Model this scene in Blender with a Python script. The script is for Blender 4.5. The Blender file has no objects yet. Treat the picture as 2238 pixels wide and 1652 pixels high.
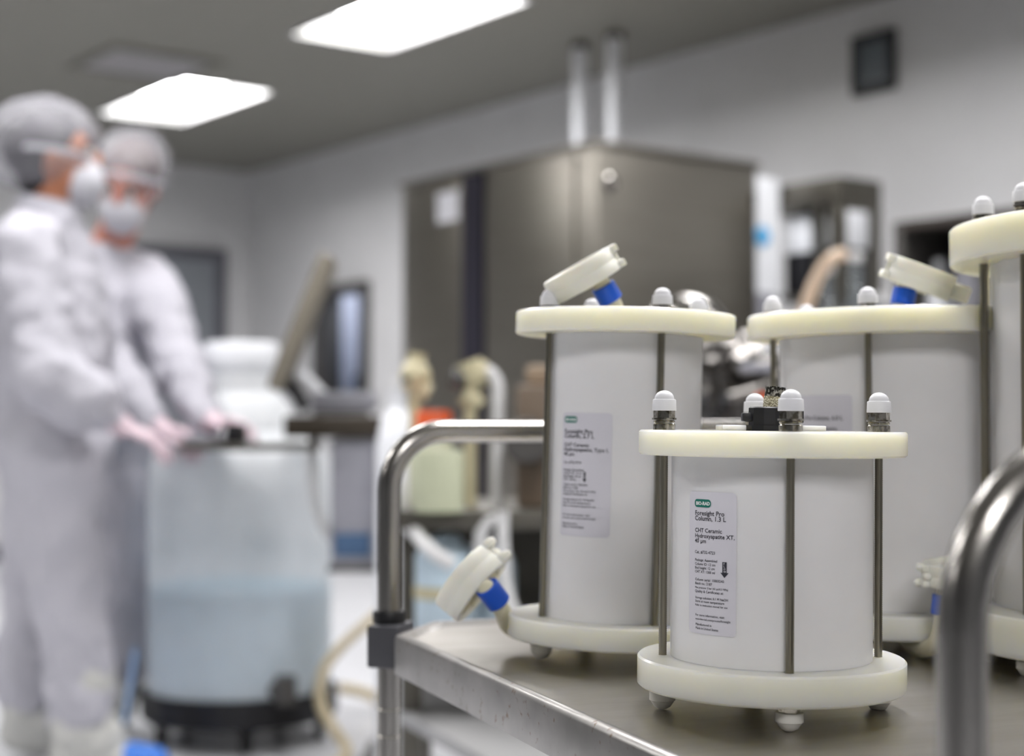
import bpy, bmesh, math, random
from mathutils import Vector, Matrix, Euler, Quaternion
random.seed(4)
SC = bpy.context.scene
COL = SC.collection
PI = math.pi

# ---------------------------------------------------------------- camera
F = 3400.0                       # focal length in pixels of the 2238 px wide frame
CAMZ = 0.92
PITCH = math.atan((920 - 826) / F)
cd = bpy.data.cameras.new('camera')
cam = bpy.data.objects.new('camera', cd)
COL.objects.link(cam)
cam.location = (0, 0, CAMZ)
cam.rotation_euler = (PI / 2 + PITCH, 0, 0)
cd.sensor_width = 36.0
cd.lens = 36.0 * F / 2238.0
cd.clip_start = 0.05
cd.clip_end = 60
cd.dof.use_dof = True
cd.dof.focus_distance = 1.0
cd.dof.aperture_fstop = 4.3
SC.camera = cam

# ---------------------------------------------------------------- world, exposure
w = bpy.data.worlds.new('world')
SC.world = w
w.use_nodes = True
w.node_tree.nodes['Background'].inputs[0].default_value = (0.6, 0.62, 0.66, 1)
w.node_tree.nodes['Background'].inputs[1].default_value = 0.05
SC.view_settings.view_transform = 'Standard'
SC.view_settings.look = 'None'
SC.view_settings.gamma = 1.0
SC.view_settings.use_curve_mapping = False
SC.view_settings.exposure = 0.05
LIGHT_STRENGTH = 32.0
SC.cycles.max_bounces = 10
SC.cycles.diffuse_bounces = 6
SC.cycles.glossy_bounces = 5
SC.cycles.transparent_max_bounces = 12
SC.cycles.sample_clamp_indirect = 4.0


def W(px, py, Y):
    """world point seen at pixel (px, py) at world depth Y"""
    x = (px - 1119) / F
    y = (826 - py) / F
    c, s = math.cos(PITCH), math.sin(PITCH)
    d = Vector((x, c - y * s, s + y * c))
    return Vector((0, 0, CAMZ)) + d * (Y / d.y)


# room axes: U runs away to the left, V runs away to the right
U = Vector((-0.6, 0.8, 0))
V = Vector((0.8, 0.6, 0))
ROOM_ANG = math.atan2(0.6, 0.8)      # local x = V, local y = U


def R(u, v, z=0.0):
    return U * u + V * v + Vector((0, 0, z))


# ---------------------------------------------------------------- materials
def lin(c):
    return tuple((x / 255 / 12.92) if x / 255 <= 0.04045 else ((x / 255 + 0.055) / 1.055) ** 2.4 for x in c)


def mat(name, rgb, rough=0.5, metal=0.0, sss=0.0, sss_r=(0.01, 0.008, 0.005), trans=0.0, ior=1.45, alpha=1.0,
        emit=0.0, noise=None, bump=None, stretch=None, spec=0.5, coat=0.0, translucent=0.0, aniso=0.0):
    """rgb in sRGB 0..255. noise = (rgb2, scale, lo, hi); bump = (scale, strength)"""
    m = bpy.data.materials.new(name)
    m.use_nodes = True
    nt = m.node_tree
    b = nt.nodes['Principled BSDF']
    b.inputs['Base Color'].default_value = (*lin(rgb), 1)
    b.inputs['Roughness'].default_value = rough
    b.inputs['Metallic'].default_value = metal
    b.inputs['IOR'].default_value = ior
    b.inputs['Specular IOR Level'].default_value = spec
    if sss:
        b.inputs['Subsurface Weight'].default_value = sss
        b.inputs['Subsurface Radius'].default_value = sss_r
        b.inputs['Subsurface Scale'].default_value = 1.0
    if trans:
        b.inputs['Transmission Weight'].default_value = trans
    if coat:
        b.inputs['Coat Weight'].default_value = coat
    if aniso:
        b.inputs['Anisotropic'].default_value = aniso
    b.inputs['Alpha'].default_value = alpha
    if emit:
        b.inputs['Emission Color'].default_value = (*lin(rgb), 1)
        b.inputs['Emission Strength'].default_value = emit
    co = nt.nodes.new('ShaderNodeTexCoord')
    mp = nt.nodes.new('ShaderNodeMapping')
    nt.links.new(co.outputs['Object'], mp.inputs[0])
    if stretch:
        mp.inputs['Scale'].default_value = stretch
    n = nt.nodes.new('ShaderNodeTexNoise')
    n.inputs['Scale'].default_value = noise[1] if noise else 20.0
    n.inputs['Detail'].default_value = 4
    nt.links.new(mp.outputs[0], n.inputs['Vector'])
    rp = nt.nodes.new('ShaderNodeValToRGB')
    lo, hi = (noise[2], noise[3]) if noise else (0.3, 0.7)
    c2 = noise[0] if noise else tuple(max(0, x - 5) for x in rgb)
    rp.color_ramp.elements[0].position = lo
    rp.color_ramp.elements[1].position = hi
    rp.color_ramp.elements[0].color = (*lin(rgb), 1)
    rp.color_ramp.elements[1].color = (*lin(c2), 1)
    nt.links.new(n.outputs['Fac'], rp.inputs[0])
    nt.links.new(rp.outputs[0], b.inputs['Base Color'])
    if bump:
        n2 = nt.nodes.new('ShaderNodeTexNoise')
        n2.inputs['Scale'].default_value = bump[0]
        n2.inputs['Detail'].default_value = 5
        nt.links.new(mp.outputs[0], n2.inputs['Vector'])
        bp = nt.nodes.new('ShaderNodeBump')
        bp.inputs['Strength'].default_value = bump[1]
        bp.inputs['Distance'].default_value = 0.01
        nt.links.new(n2.outputs['Fac'], bp.inputs['Height'])
        nt.links.new(bp.outputs[0], b.inputs['Normal'])
    if translucent:
        tl = nt.nodes.new('ShaderNodeBsdfTranslucent')
        nt.links.new(rp.outputs[0], tl.inputs[0])
        mx = nt.nodes.new('ShaderNodeMixShader')
        mx.inputs[0].default_value = translucent
        out = nt.nodes['Material Output']
        nt.links.new(b.outputs[0], mx.inputs[1])
        nt.links.new(tl.outputs[0], mx.inputs[2])
        nt.links.new(mx.outputs[0], out.inputs[0])
    return m


M = {}
M['wall'] = mat('painted_wall', (206, 206, 207), 0.38, noise=((201, 201, 202), 3, .3, .7), bump=(6, .04))
M['wall_dimmed'] = mat('wall_darkened_for_fill', (108, 110, 112), 0.5)  # unseen walls darkened to cut fill light and bright reflections
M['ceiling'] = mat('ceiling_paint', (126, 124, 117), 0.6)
M['floor'] = mat('floor_vinyl', (206, 207, 210), 0.3, noise=((198, 199, 203), 5, .3, .7))
M['door'] = mat('door_paint', (128, 132, 138), 0.4)
M['doorframe'] = mat('door_frame_paint', (92, 92, 100), 0.4)
M['lamp_frame'] = mat('lamp_frame', (150, 150, 150), 0.4)
M['steel'] = mat('brushed_steel', (172, 168, 160), 0.3, 1.0, noise=((150, 146, 138), 8, .3, .7), stretch=(1, 1, 30), bump=(60, .03))
M['steel_shelf'] = mat('scuffed_shelf_steel', (178, 175, 170), 0.34, 1.0, noise=((163, 159, 151), 9, .3, .75), stretch=(1, 4, 1), bump=(9, .10))
M['steel_dark'] = mat('dull_dark_steel', (108, 105, 98), 0.42, 0.9, noise=((96, 93, 86), 6, .3, .7))
M['steel_cab'] = mat('cabinet_steel', (143, 139, 131), 0.36, 0.92, noise=((137, 132, 124), 3, .3, .7), stretch=(1, 1, 12))
M['steel_cab_side'] = M['steel_cab']
M['tube_steel'] = mat('polished_tube', (158, 155, 151), 0.24, 1.0, noise=((150, 147, 143), 20, .3, .7))
M['rod'] = mat('threaded_rod_steel', (138, 133, 120), 0.3, 1.0)
M['nut'] = mat('nut_steel', (190, 186, 178), 0.2, 1.0, noise=((130, 124, 110), 300, .45, .6))
M['cap'] = mat('white_cap_plastic', (232, 232, 236), 0.45, sss=0.15, sss_r=(.004, .004, .004))
M['foot'] = mat('foot_plastic', (226, 224, 218), 0.45, sss=0.15, sss_r=(.004, .004, .003))
M['plate'] = mat('milky_plate', (230, 229, 218), 0.22, sss=1.0, sss_r=(.034, .031, .020), noise=((228, 227, 215), 8, .3, .7))
M['column'] = mat('column_wall', (236, 235, 236), 0.3, sss=0.3, sss_r=(.005, .0045, .004))
M['clamp'] = mat('ivory_clamp', (240, 239, 229), 0.45, sss=0.3, sss_r=(.006, .005, .003))
M['fitting'] = mat('ivory_fitting', (220, 215, 190), 0.45, sss=0.3, sss_r=(.006, .005, .003))
M['blue'] = mat('blue_band', (20, 84, 196), 0.42)
M['black'] = mat('black_plastic', (20, 20, 24), 0.45)
M['black_soft'] = mat('black_rubber', (14, 14, 16), 0.7)
M['clampblock'] = mat('grey_corner_block', (74, 74, 79), 0.5)
M['label'] = mat('label_film', (216, 214, 222), 0.45)
M['ink'] = mat('dark_ink', (52, 52, 62), 0.6)
M['logo'] = mat('green_logo', (10, 112, 98), 0.5)
M['logotext'] = mat('logo_white', (236, 240, 240), 0.5)
M['suit'] = mat('coverall_fabric', (185, 184, 192), 0.8, translucent=0.10, bump=(14, .8), noise=((175, 174, 182), 6, .3, .7))
M['suitshade'] = mat('boot_cover_fabric', (190, 190, 186), 0.8, bump=(20, .4))
M['net'] = mat('hair_net', (186, 184, 194), 0.7, alpha=0.29, bump=(45, 1.0), noise=((206, 206, 212), 30, .4, .6))
M['mask'] = mat('mask_fabric', (192, 192, 198), 0.8, bump=(60, .3))
M['skin_a'] = mat('skin_light_brown', (176, 118, 88), 0.55, sss=0.1)
M['skin_b'] = mat('skin_pinkish', (186, 130, 116), 0.55, sss=0.1)
M['hair'] = mat('dark_hair', (20, 18, 20), 0.55, bump=(60, .6))
M['hair_b'] = mat('brown_hair', (96, 80, 74), 0.55, bump=(60, .6))
M['eye'] = mat('eye_white', (225, 225, 222), 0.3)
M['iris'] = mat('eye_dark', (30, 22, 18), 0.2)
M['glove'] = mat('latex_glove', (206, 186, 194), 0.5, sss=0.1)
M['tank'] = mat('tank_polyethylene', (248, 249, 250), 0.5, alpha=0.64, translucent=0.1)
M['liquid'] = mat('pale_blue_liquid', (96, 176, 208), 0.3)
M['hose_beige'] = mat('beige_hose', (206, 192, 160), 0.45)
M['hose_white'] = mat('clear_white_hose', (214, 214, 214), 0.35)
M['hose_tan'] = mat('tan_hose', (206, 182, 158), 0.5)
M['grey_box'] = mat('grey_box_paint', (150, 150, 158), 0.5)
M['grey_dark'] = mat('dark_grey_plastic', (74, 72, 70), 0.5)
M['monitor'] = mat('monitor_case', (126, 120, 108), 0.45)
M['screen'] = mat('screen_glass', (22, 24, 28), 0.1)
M['bluegrey'] = mat('blue_grey_bin', (70, 96, 128), 0.5)
M['paper'] = mat('white_paper', (235, 235, 240), 0.7)
M['navy'] = mat('dark_gasket', (42, 40, 52), 0.4)
M['orange'] = mat('orange_cap', (206, 86, 40), 0.45)
M['redbrown'] = mat('red_brown_valve', (140, 46, 40), 0.5)
M['green_glass'] = mat('pale_green_plastic', (182, 186, 160), 0.4)
M['paleblue'] = mat('pale_blue_plastic', (192, 210, 222), 0.4)
M['cream'] = mat('cream_plastic', (190, 182, 150), 0.45)
M['white_plastic'] = mat('white_plastic', (226, 228, 232), 0.45)
M['skyblue'] = mat('sky_blue_sticker', (92, 170, 220), 0.5)
M['brown'] = mat('brown_bottle', (96, 70, 50), 0.3)
M['glass'] = mat('clear_glass', (222, 228, 232), 0.03, trans=0.9)
M['pane'] = mat('window_glass', (225, 232, 238), 0.02, trans=1.0, ior=1.1)
M['white_room'] = mat('room_beyond_paint', (190, 192, 204), 0.6)
M['shoeblue'] = mat('blue_overshoe', (60, 118, 205), 0.55)


def lamp_mat():
    m = bpy.data.materials.new('lamp_diffuser')
    m.use_nodes = True
    nt = m.node_tree
    nt.nodes.clear()
    e = nt.nodes.new('ShaderNodeEmission')
    o = nt.nodes.new('ShaderNodeOutputMaterial')
    e.inputs[0].default_value = (1.0, 0.985, 0.985, 1)
    e.inputs[1].default_value = LIGHT_STRENGTH
    nt.links.new(e.outputs[0], o.inputs[0])
    return m


M['lamp'] = lamp_mat()


def shelf_skirt_mat():
    m = mat('stained_skirt_steel', (168, 165, 162), 0.36, 1.0, noise=((148, 146, 143), 30, .3, .7))
    nt = m.node_tree
    b = nt.nodes['Principled BSDF']
    co = nt.nodes.new('ShaderNodeTexCoord')
    n = nt.nodes.new('ShaderNodeTexNoise')
    n.inputs['Scale'].default_value = 130
    n.inputs['Detail'].default_value = 6
    nt.links.new(co.outputs['Object'], n.inputs['Vector'])
    r = nt.nodes.new('ShaderNodeValToRGB')
    r.color_ramp.elements[0].position = .62
    r.color_ramp.elements[1].position = .70
    nt.links.new(n.outputs['Fac'], r.inputs[0])
    mx = nt.nodes.new('ShaderNodeMixRGB')
    old = b.inputs['Base Color'].links[0].from_socket
    nt.links.new(r.outputs[0], mx.inputs[0])
    nt.links.new(old, mx.inputs[1])
    mx.inputs[2].default_value = (*lin((104, 84, 58)), 1)
    nt.links.new(mx.outputs[0], b.inputs['Base Color'])
    mr = nt.nodes.new('ShaderNodeMath')
    mr.operation = 'SUBTRACT'
    mr.inputs[0].default_value = 1.0
    nt.links.new(r.outputs[0], mr.inputs[1])
    nt.links.new(mr.outputs[0], b.inputs['Metallic'])
    return m


M['skirt'] = shelf_skirt_mat()


def braid_mat():
    m = mat('woven_mesh', (205, 196, 160), 0.5)
    nt = m.node_tree
    b = nt.nodes['Principled BSDF']
    co = nt.nodes.new('ShaderNodeTexCoord')
    wv = nt.nodes.new('ShaderNodeTexWave')
    wv.bands_direction = 'Z'
    wv.inputs['Scale'].default_value = 160
    wv.inputs['Distortion'].default_value = 9
    wv.inputs['Detail Scale'].default_value = 3
    nt.links.new(co.outputs['Object'], wv.inputs['Vector'])
    rp = nt.nodes.new('ShaderNodeValToRGB')
    rp.color_ramp.elements[0].color = (*lin((140, 130, 96)), 1)
    rp.color_ramp.elements[1].color = (*lin((236, 230, 204)), 1)
    nt.links.new(wv.outputs['Fac'], rp.inputs[0])
    nt.links.new(rp.outputs[0], b.inputs['Base Color'])
    return m


M['braid'] = braid_mat()
M['mesh_metal'] = mat('metal_mesh', (190, 186, 176), 0.4, 0.8, noise=((50, 48, 44), 420, .42, .52))


# ---------------------------------------------------------------- mesh builder
def basis(n):
    n = Vector(n).normalized()
    return n.to_track_quat('Z', 'Y').to_matrix()


class MB:
    def __init__(s):
        s.b = bmesh.new()

    def box(s, c, size, rot=None, bevel=0.0):
        r = bmesh.ops.create_cube(s.b, size=1.0)
        vs = r['verts']
        mt = Matrix.Translation(Vector(c)) @ ((rot.to_4x4()) if rot else Matrix.Identity(4)) @ Matrix.Diagonal((*size, 1))
        bmesh.ops.transform(s.b, matrix=mt, verts=vs)
        if bevel:
            es = set()
            for v in vs:
                es.update(v.link_edges)
            bmesh.ops.bevel(s.b, geom=list(es), offset=bevel, segments=2, profile=0.6, affect='EDGES')
        return s

    def lathe(s, prof, c=(0, 0, 0), axis=(0, 0, 1), seg=48, a0=0.0):
        """prof = [(r, z)...] from bottom to top; r = 0 closes the end"""
        bm = s.b
        Rm = basis(axis) if tuple(axis) != (0, 0, 1) else Matrix.Identity(3)
        c = Vector(c)
        rings = []
        for r, z in prof:
            if r <= 1e-9:
                rings.append([bm.verts.new(c + Rm @ Vector((0, 0, z)))])
            else:
                rings.append([bm.verts.new(c + Rm @ Vector((r * math.cos(a0 + 2 * PI * i / seg), r * math.sin(a0 + 2 * PI * i / seg), z))) for i in range(seg)])
        for A, B in zip(rings, rings[1:]):
            for i in range(seg):
                j = (i + 1) % seg
                if len(A) == 1 and len(B) == 1:
                    continue
                if len(A) == 1:
                    bm.faces.new((A[0], B[j], B[i]))
                elif len(B) == 1:
                    bm.faces.new((A[i], A[j], B[0]))
                else:
                    bm.faces.new((A[i], A[j], B[j], B[i]))
        return s

    def cyl(s, p0, p1, r0, r1=None, seg=24, bev=0.0):
        p0 = Vector(p0)
        p1 = Vector(p1)
        r1 = r0 if r1 is None else r1
        L = (p1 - p0).length
        if bev:
            pr = [(0, 0), (r0 - bev, 0), (r0, bev), (r1, L - bev), (r1 - bev, L), (0, L)]
        else:
            pr = [(0, 0), (r0, 0), (r1, L), (0, L)]
        return s.lathe(pr, p0, tuple((p1 - p0).normalized()), seg)

    def ball(s, c, r, scale=(1, 1, 1), rot=None, sub=3):
        v = bmesh.ops.create_icosphere(s.b, subdivisions=sub, radius=1.0)['verts']
        mt = Matrix.Translation(Vector(c)) @ (rot.to_4x4() if rot else Matrix.Identity(4)) @ Matrix.Diagonal((r * scale[0], r * scale[1], r * scale[2], 1))
        bmesh.ops.transform(s.b, matrix=mt, verts=v)
        return s

    def cap(s, p0, r0, p1, r1, seg=16):
        """tapered capsule"""
        p0 = Vector(p0)
        p1 = Vector(p1)
        L = (p1 - p0).length
        pr = [(0, -r0)]
        for k in range(1, 5):
            a = -PI / 2 + k * PI / 10
            pr.append((r0 * math.cos(a), r0 * math.sin(a)))
        pr.append((r0, 0))
        pr.append((r1, L))
        for k in range(1, 5):
            a = k * PI / 10
            pr.append((r1 * math.cos(a), L + r1 * math.sin(a)))
        pr.append((0, L + r1))
        return s.lathe(pr, p0, tuple((p1 - p0).normalized()), seg)

    def tube(s, pts, r, seg=16, closed_ends=True, rs=None):
        pts = [Vector(p) for p in pts]
        bm = s.b
        n = len(pts)
        rings = []
        t0 = (pts[1] - pts[0]).normalized()
        up = Vector((0, 0, 1)) if abs(t0.z) < 0.9 else Vector((1, 0, 0))
        nx = t0.cross(up).normalized()
        for i, p in enumerate(pts):
            if i == 0:
                t = pts[1] - pts[0]
            elif i == n - 1:
                t = pts[-1] - pts[-2]
            else:
                t = (pts[i + 1] - pts[i]).normalized() + (pts[i] - pts[i - 1]).normalized()
            t.normalize()
            nx = (nx - t * nx.dot(t)).normalized()
            ny = t.cross(nx)
            rr = rs[i] if rs else r
            rings.append([bm.verts.new(p + (nx * math.cos(2 * PI * k / seg) + ny * math.sin(2 * PI * k / seg)) * rr) for k in range(seg)])
        for A, B in zip(rings, rings[1:]):
            for k in range(seg):
                j = (k + 1) % seg
                bm.faces.new((A[k], A[j], B[j], B[k]))
        if closed_ends:
            bm.faces.new(rings[0][::-1])
            bm.faces.new(rings[-1])
        return s

    def prism(s, poly, z0, z1, mt=None, bevel=0.0):
        bm = s.b
        A = [bm.verts.new((x, y, z0)) for x, y in poly]
        B = [bm.verts.new((x, y, z1)) for x, y in poly]
        fs = [bm.faces.new(A[::-1]), bm.faces.new(B)]
        n = len(poly)
        for i in range(n):
            j = (i + 1) % n
            fs.append(bm.faces.new((A[i], A[j], B[j], B[i])))
        if mt is not None:
            bmesh.ops.transform(bm, matrix=mt, verts=A + B)
        return s


def smooth_path(pts, k=8):
    P = [Vector(p) for p in pts]
    out = []
    for i in range(len(P) - 1):
        p0 = P[max(0, i - 1)]
        p1 = P[i]
        p2 = P[i + 1]
        p3 = P[min(len(P) - 1, i + 2)]
        for j in range(k):
            t = j / k
            out.append(0.5 * ((2 * p1) + (p2 - p0) * t + (2 * p0 - 5 * p1 + 4 * p2 - p3) * t * t + (3 * p1 - p0 - 3 * p2 + p3) * t ** 3))
    out.append(P[-1])
    return out


WM = {}     # object name -> world matrix


def root(name, label, cat, loc=(0, 0, 0), rot=None, group=None):
    o = bpy.data.objects.new(name, None)
    o.empty_display_size = 0.05
    COL.objects.link(o)
    m = Matrix.Translation(Vector(loc)) @ (rot.to_4x4() if rot else Matrix.Identity(4))
    o.matrix_world = m
    WM[o.name] = m
    o['label'] = label
    o['category'] = cat
    if group:
        o['group'] = group
    return o


def part(name, mb, m, parent, smooth=True, label=None, local=True, auto=35):
    """mesh object; local=True: coordinates are already the root's, else world coordinates"""
    me = bpy.data.meshes.new(name)
    bm = mb.b
    if not local and parent is not None:
        bmesh.ops.transform(bm, matrix=WM[parent.name].inverted(), verts=bm.verts)
    bmesh.ops.recalc_face_normals(bm, faces=bm.faces)
    if smooth:
        for f in bm.faces:
            f.smooth = True
        for e in bm.edges:
            if len(e.link_faces) == 2 and e.calc_face_angle(0) > math.radians(auto):
                e.smooth = False
    bm.to_mesh(me)
    bm.free()
    me.materials.append(m)
    o = bpy.data.objects.new(name, me)
    COL.objects.link(o)
    if parent is not None:
        o.parent = parent
        WM[o.name] = WM[parent.name].copy()
    else:
        WM[o.name] = Matrix.Identity(4)
    if label:
        o['label'] = label
    return o


def wp(name, mb, m, parent, **k):
    return part(name, mb, m, parent, local=False, **k)


def struct(name, mb, m, smooth=False):
    o = part(name, mb, m, None, smooth=smooth)
    o['kind'] = 'structure'
    return o


def single(name, mb, m, label, cat, group=None, base=None):
    """a thing that is one mesh (world coordinates); origin moved to its base"""
    bm = mb.b
    lo = Vector((min(v.co.x for v in bm.verts), min(v.co.y for v in bm.verts), min(v.co.z for v in bm.verts)))
    hi = Vector((max(v.co.x for v in bm.verts), max(v.co.y for v in bm.verts), max(v.co.z for v in bm.verts)))
    b = Vector(((lo.x + hi.x) / 2, (lo.y + hi.y) / 2, lo.z))
    bmesh.ops.translate(bm, vec=-b, verts=bm.verts)
    o = part(name, mb, m, None)
    o.location = b
    o['label'] = label
    o['category'] = cat
    if group:
        o['group'] = group
    return o


RR = Matrix.Rotation(ROOM_ANG, 3, 'Z')

# ---------------------------------------------------------------- room shell
UMAX, UMIN, VMAX, VMIN, HC = 10.3, -4.6, 5.3, -4.8, 2.75


def rbox(u0, u1, v0, v1, z0, z1, bevel=0.0):
    mb = MB()
    mb.box(R((u0 + u1) / 2, (v0 + v1) / 2, (z0 + z1) / 2), (abs(v1 - v0), abs(u1 - u0), z1 - z0), RR, bevel)
    return mb


def radd(mb, u0, u1, v0, v1, z0, z1, bevel=0.0):
    mb.box(R((u0 + u1) / 2, (v0 + v1) / 2, (z0 + z1) / 2), (abs(v1 - v0), abs(u1 - u0), z1 - z0), RR, bevel)
    return mb


struct('floor', rbox(UMIN - .2, UMAX + .2, VMIN - .2, VMAX + .6, -.1, 0), M['floor'])
# lamp grid, 2.4 m apart, plus one added key lamp; the ceiling is laid around the lamp openings
LAMPS = [(u_, v_) for v_ in (3.816, 1.42, -.98, -3.38) for u_ in (8.24, 5.89, 3.49, 1.09, -1.31)]
LAMPS = [p for p in LAMPS if p not in ((8.24, 1.42), (8.24, -.98), (8.24, -3.38), (1.09, -.98), (-1.31, 1.42), (1.09, -3.38), (-1.31, -3.38), (5.89, -3.38))] + [(-2.46, -.98)]  # some lamps left out to deepen shadows, last one added to strengthen the key
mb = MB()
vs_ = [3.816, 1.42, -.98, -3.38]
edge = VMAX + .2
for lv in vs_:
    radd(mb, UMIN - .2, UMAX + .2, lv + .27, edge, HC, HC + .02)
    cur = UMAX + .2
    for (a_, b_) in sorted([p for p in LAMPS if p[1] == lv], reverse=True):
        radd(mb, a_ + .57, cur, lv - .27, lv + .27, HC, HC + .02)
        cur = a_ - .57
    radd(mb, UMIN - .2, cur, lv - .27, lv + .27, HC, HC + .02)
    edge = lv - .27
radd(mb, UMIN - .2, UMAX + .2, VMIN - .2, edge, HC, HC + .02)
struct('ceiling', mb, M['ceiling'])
struct('wall_left', rbox(UMAX, UMAX + .15, VMIN, VMAX + .15, 0, HC), M['wall'])
# right-hand wall with an opening for the pass-through window
wu0, wu1, wz0, wz1 = 8.62, 9.24, 0.98, 1.80
mb = MB()
radd(mb, UMIN, wu0, VMAX, VMAX + .15, 0, HC)
radd(mb, wu1, UMAX, VMAX, VMAX + .15, 0, HC)
radd(mb, wu0, wu1, VMAX, VMAX + .15, 0, wz0)
radd(mb, wu0, wu1, VMAX, VMAX + .15, wz1, HC)
struct('wall_right', mb, M['wall'])
struct('wall_rear', rbox(UMIN - .15, UMIN, VMIN, VMAX, 0, HC), M['wall_dimmed'])
struct('wall_near', rbox(UMIN, UMAX, VMIN - .15, VMIN, 0, HC), M['wall_dimmed'])
# coved skirting
struct('baseboard_left', rbox(UMAX - .02, UMAX, VMIN, 4.12, 0, .1), M['doorframe'])
struct('baseboard_right', rbox(UMIN, UMAX - .02, VMAX - .02, VMAX, 0, .1), M['doorframe'])

# door in the left wall
dr = bpy.data.objects.new('door_1', None)
COL.objects.link(dr)
dbase = R(UMAX, 4.6, 0)
dr.matrix_world = Matrix.Translation(dbase)
WM[dr.name] = Matrix.Translation(dbase)
dr['kind'] = 'structure'
dv0, dv1 = 4.12, 5.10
mb = MB()
radd(mb, UMAX - .05, UMAX, dv1 - .08, dv1, 0, 2.16)
radd(mb, UMAX - .05, UMAX, dv0, dv0 + .08, 0, 2.16)
radd(mb, UMAX - .05, UMAX, dv0 + .08, dv1 - .08, 2.08, 2.16)
wp('door_frame', mb, M['doorframe'], dr, smooth=False)
wp('door_leaf', radd(MB(), UMAX - .035, UMAX - .002, dv0 + .08, dv1 - .08, .01, 2.08), M['door'], dr, smooth=False)
mb = MB()
mb.cyl(R(UMAX - .035, dv0 + .16, 1.02), R(UMAX - .09, dv0 + .16, 1.02), .012, seg=12)
mb.cyl(R(UMAX - .09, dv0 + .15, 1.02), R(UMAX - .09, dv0 + .28, 1.02), .010, seg=12)
wp('door_handle', mb, M['steel'], dr)

# pass-through window in the right wall: dark frame, pane, a shallow store behind it
wn = bpy.data.objects.new('window_1', None)
COL.objects.link(wn)
wb = R((wu0 + wu1) / 2, VMAX, wz0)
wn.matrix_world = Matrix.Translation(wb)
WM[wn.name] = Matrix.Translation(wb)
wn['kind'] = 'structure'
mb = MB()
t = .06
radd(mb, wu0 - .03, wu0 + t - .03, VMAX - .05, VMAX + .15, wz0 - .03, wz1 + .03)
radd(mb, wu1 - t + .03, wu1 + .03, VMAX - .05, VMAX + .15, wz0 - .03, wz1 + .03)
radd(mb, wu0 + t - .03, wu1 - t + .03, VMAX - .05, VMAX + .15, wz1 - t + .03, wz1 + .03)
radd(mb, wu0 + t - .03, wu1 - t + .03, VMAX - .05, VMAX + .15, wz0 - .03, wz0 + t - .03)
wp('window_frame', mb, M['grey_dark'], wn, smooth=False)
wp('pane', radd(MB(), wu0 + .03, wu1 - .03, VMAX + .04, VMAX + .046, wz0 + .03, wz1 - .03), M['pane'], wn, smooth=False)
mb = MB()
radd(mb, wu0 - .1, wu1 + .1, VMAX + .5, VMAX + .52, wz0 - .1, wz1 + .1)
radd(mb, wu0 - .1, wu0 - .08, VMAX + .15, VMAX + .5, wz0 - .1, wz1 + .1)
radd(mb, wu1 + .08, wu1 + .1, VMAX + .15, VMAX + .5, wz0 - .1, wz1 + .1)
radd(mb, wu0 - .1, wu1 + .1, VMAX + .15, VMAX + .5, wz0 - .12, wz0 - .1)
radd(mb, wu0 - .1, wu1 + .1, VMAX + .15, VMAX + .5, wz1 + .1, wz1 + .12)
wp('hatch_lining', mb, M['white_room'], wn, smooth=False)
wp('hatch_fill_light', rbox(wu0 + .05, wu1 - .05, VMAX + .2, VMAX + .26, wz1 + .06, wz1 + .08), M['lamp'], wn, smooth=False)  # added glowing strip, only there to brighten the hatch interior
single('storage_bin', rbox(8.70, 9.10, VMAX + .17, VMAX + .42, wz0 - .1, wz0 + .26, .02), M['bluegrey'],
       'blue-grey plastic bin seen through the dark-framed wall window', 'bin')

# ceiling lights on a 2.4 m grid, plus the added off-grid key lamp
in_view = {(8.24, 3.816): 'rectangular recessed ceiling light, the smaller far one above the two people',
           (5.89, 3.816): 'rectangular recessed ceiling light, the larger near one at the top edge of the view'}
REC = .12
for lu, lv in LAMPS:
    lab = in_view.get((lu, lv))
    o = root('ceiling_light', lab or 'rectangular recessed ceiling light in the part of the ceiling outside the view', 'light',
             R(lu, lv, HC), RR, group=None if lab else 'ceiling lights beyond the view')
    mb = MB()
    for sx in (-1, 1):
        mb.box((sx * .280, 0, -.003), (.028, 1.17, .006))
        mb.box((0, sx * .580, -.003), (.532, .028, .006))
        mb.box((sx * .275, 0, REC / 2), (.010, 1.15, REC + .02))
        mb.box((0, sx * .575, REC / 2), (.54, .010, REC + .02))
    part('light_frame', mb, M['lamp_frame'], o, smooth=False)
    part('diffuser', MB().box((0, 0, REC + .004), (.54, 1.14, .008)), M['lamp'], o, smooth=False)

# ceiling air vent
o = root('ceiling_vent', 'square louvred air vent in the ceiling between the two lights and the wall, upper left', 'vent', R(7.46, 3.25, HC), RR)
mb = MB()
for sx in (-1, 1):
    mb.box((sx * .28, 0, -.01), (.04, .6, .02))
    mb.box((0, sx * .28, -.01), (.52, .04, .02))
part('vent_frame', mb, M['ceiling'], o, smooth=False)
mb = MB()
mb.box((0, 0, -.002), (.52, .52, .004))
for k in range(9):
    mb.box((0, -.23 + k * .0575, -.006), (.52, .045, .004), Matrix.Rotation(.12, 3, 'X'))
part('louvre', mb, mat('vent_slat_paint', (176, 174, 176), .5), o, smooth=False)

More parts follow.
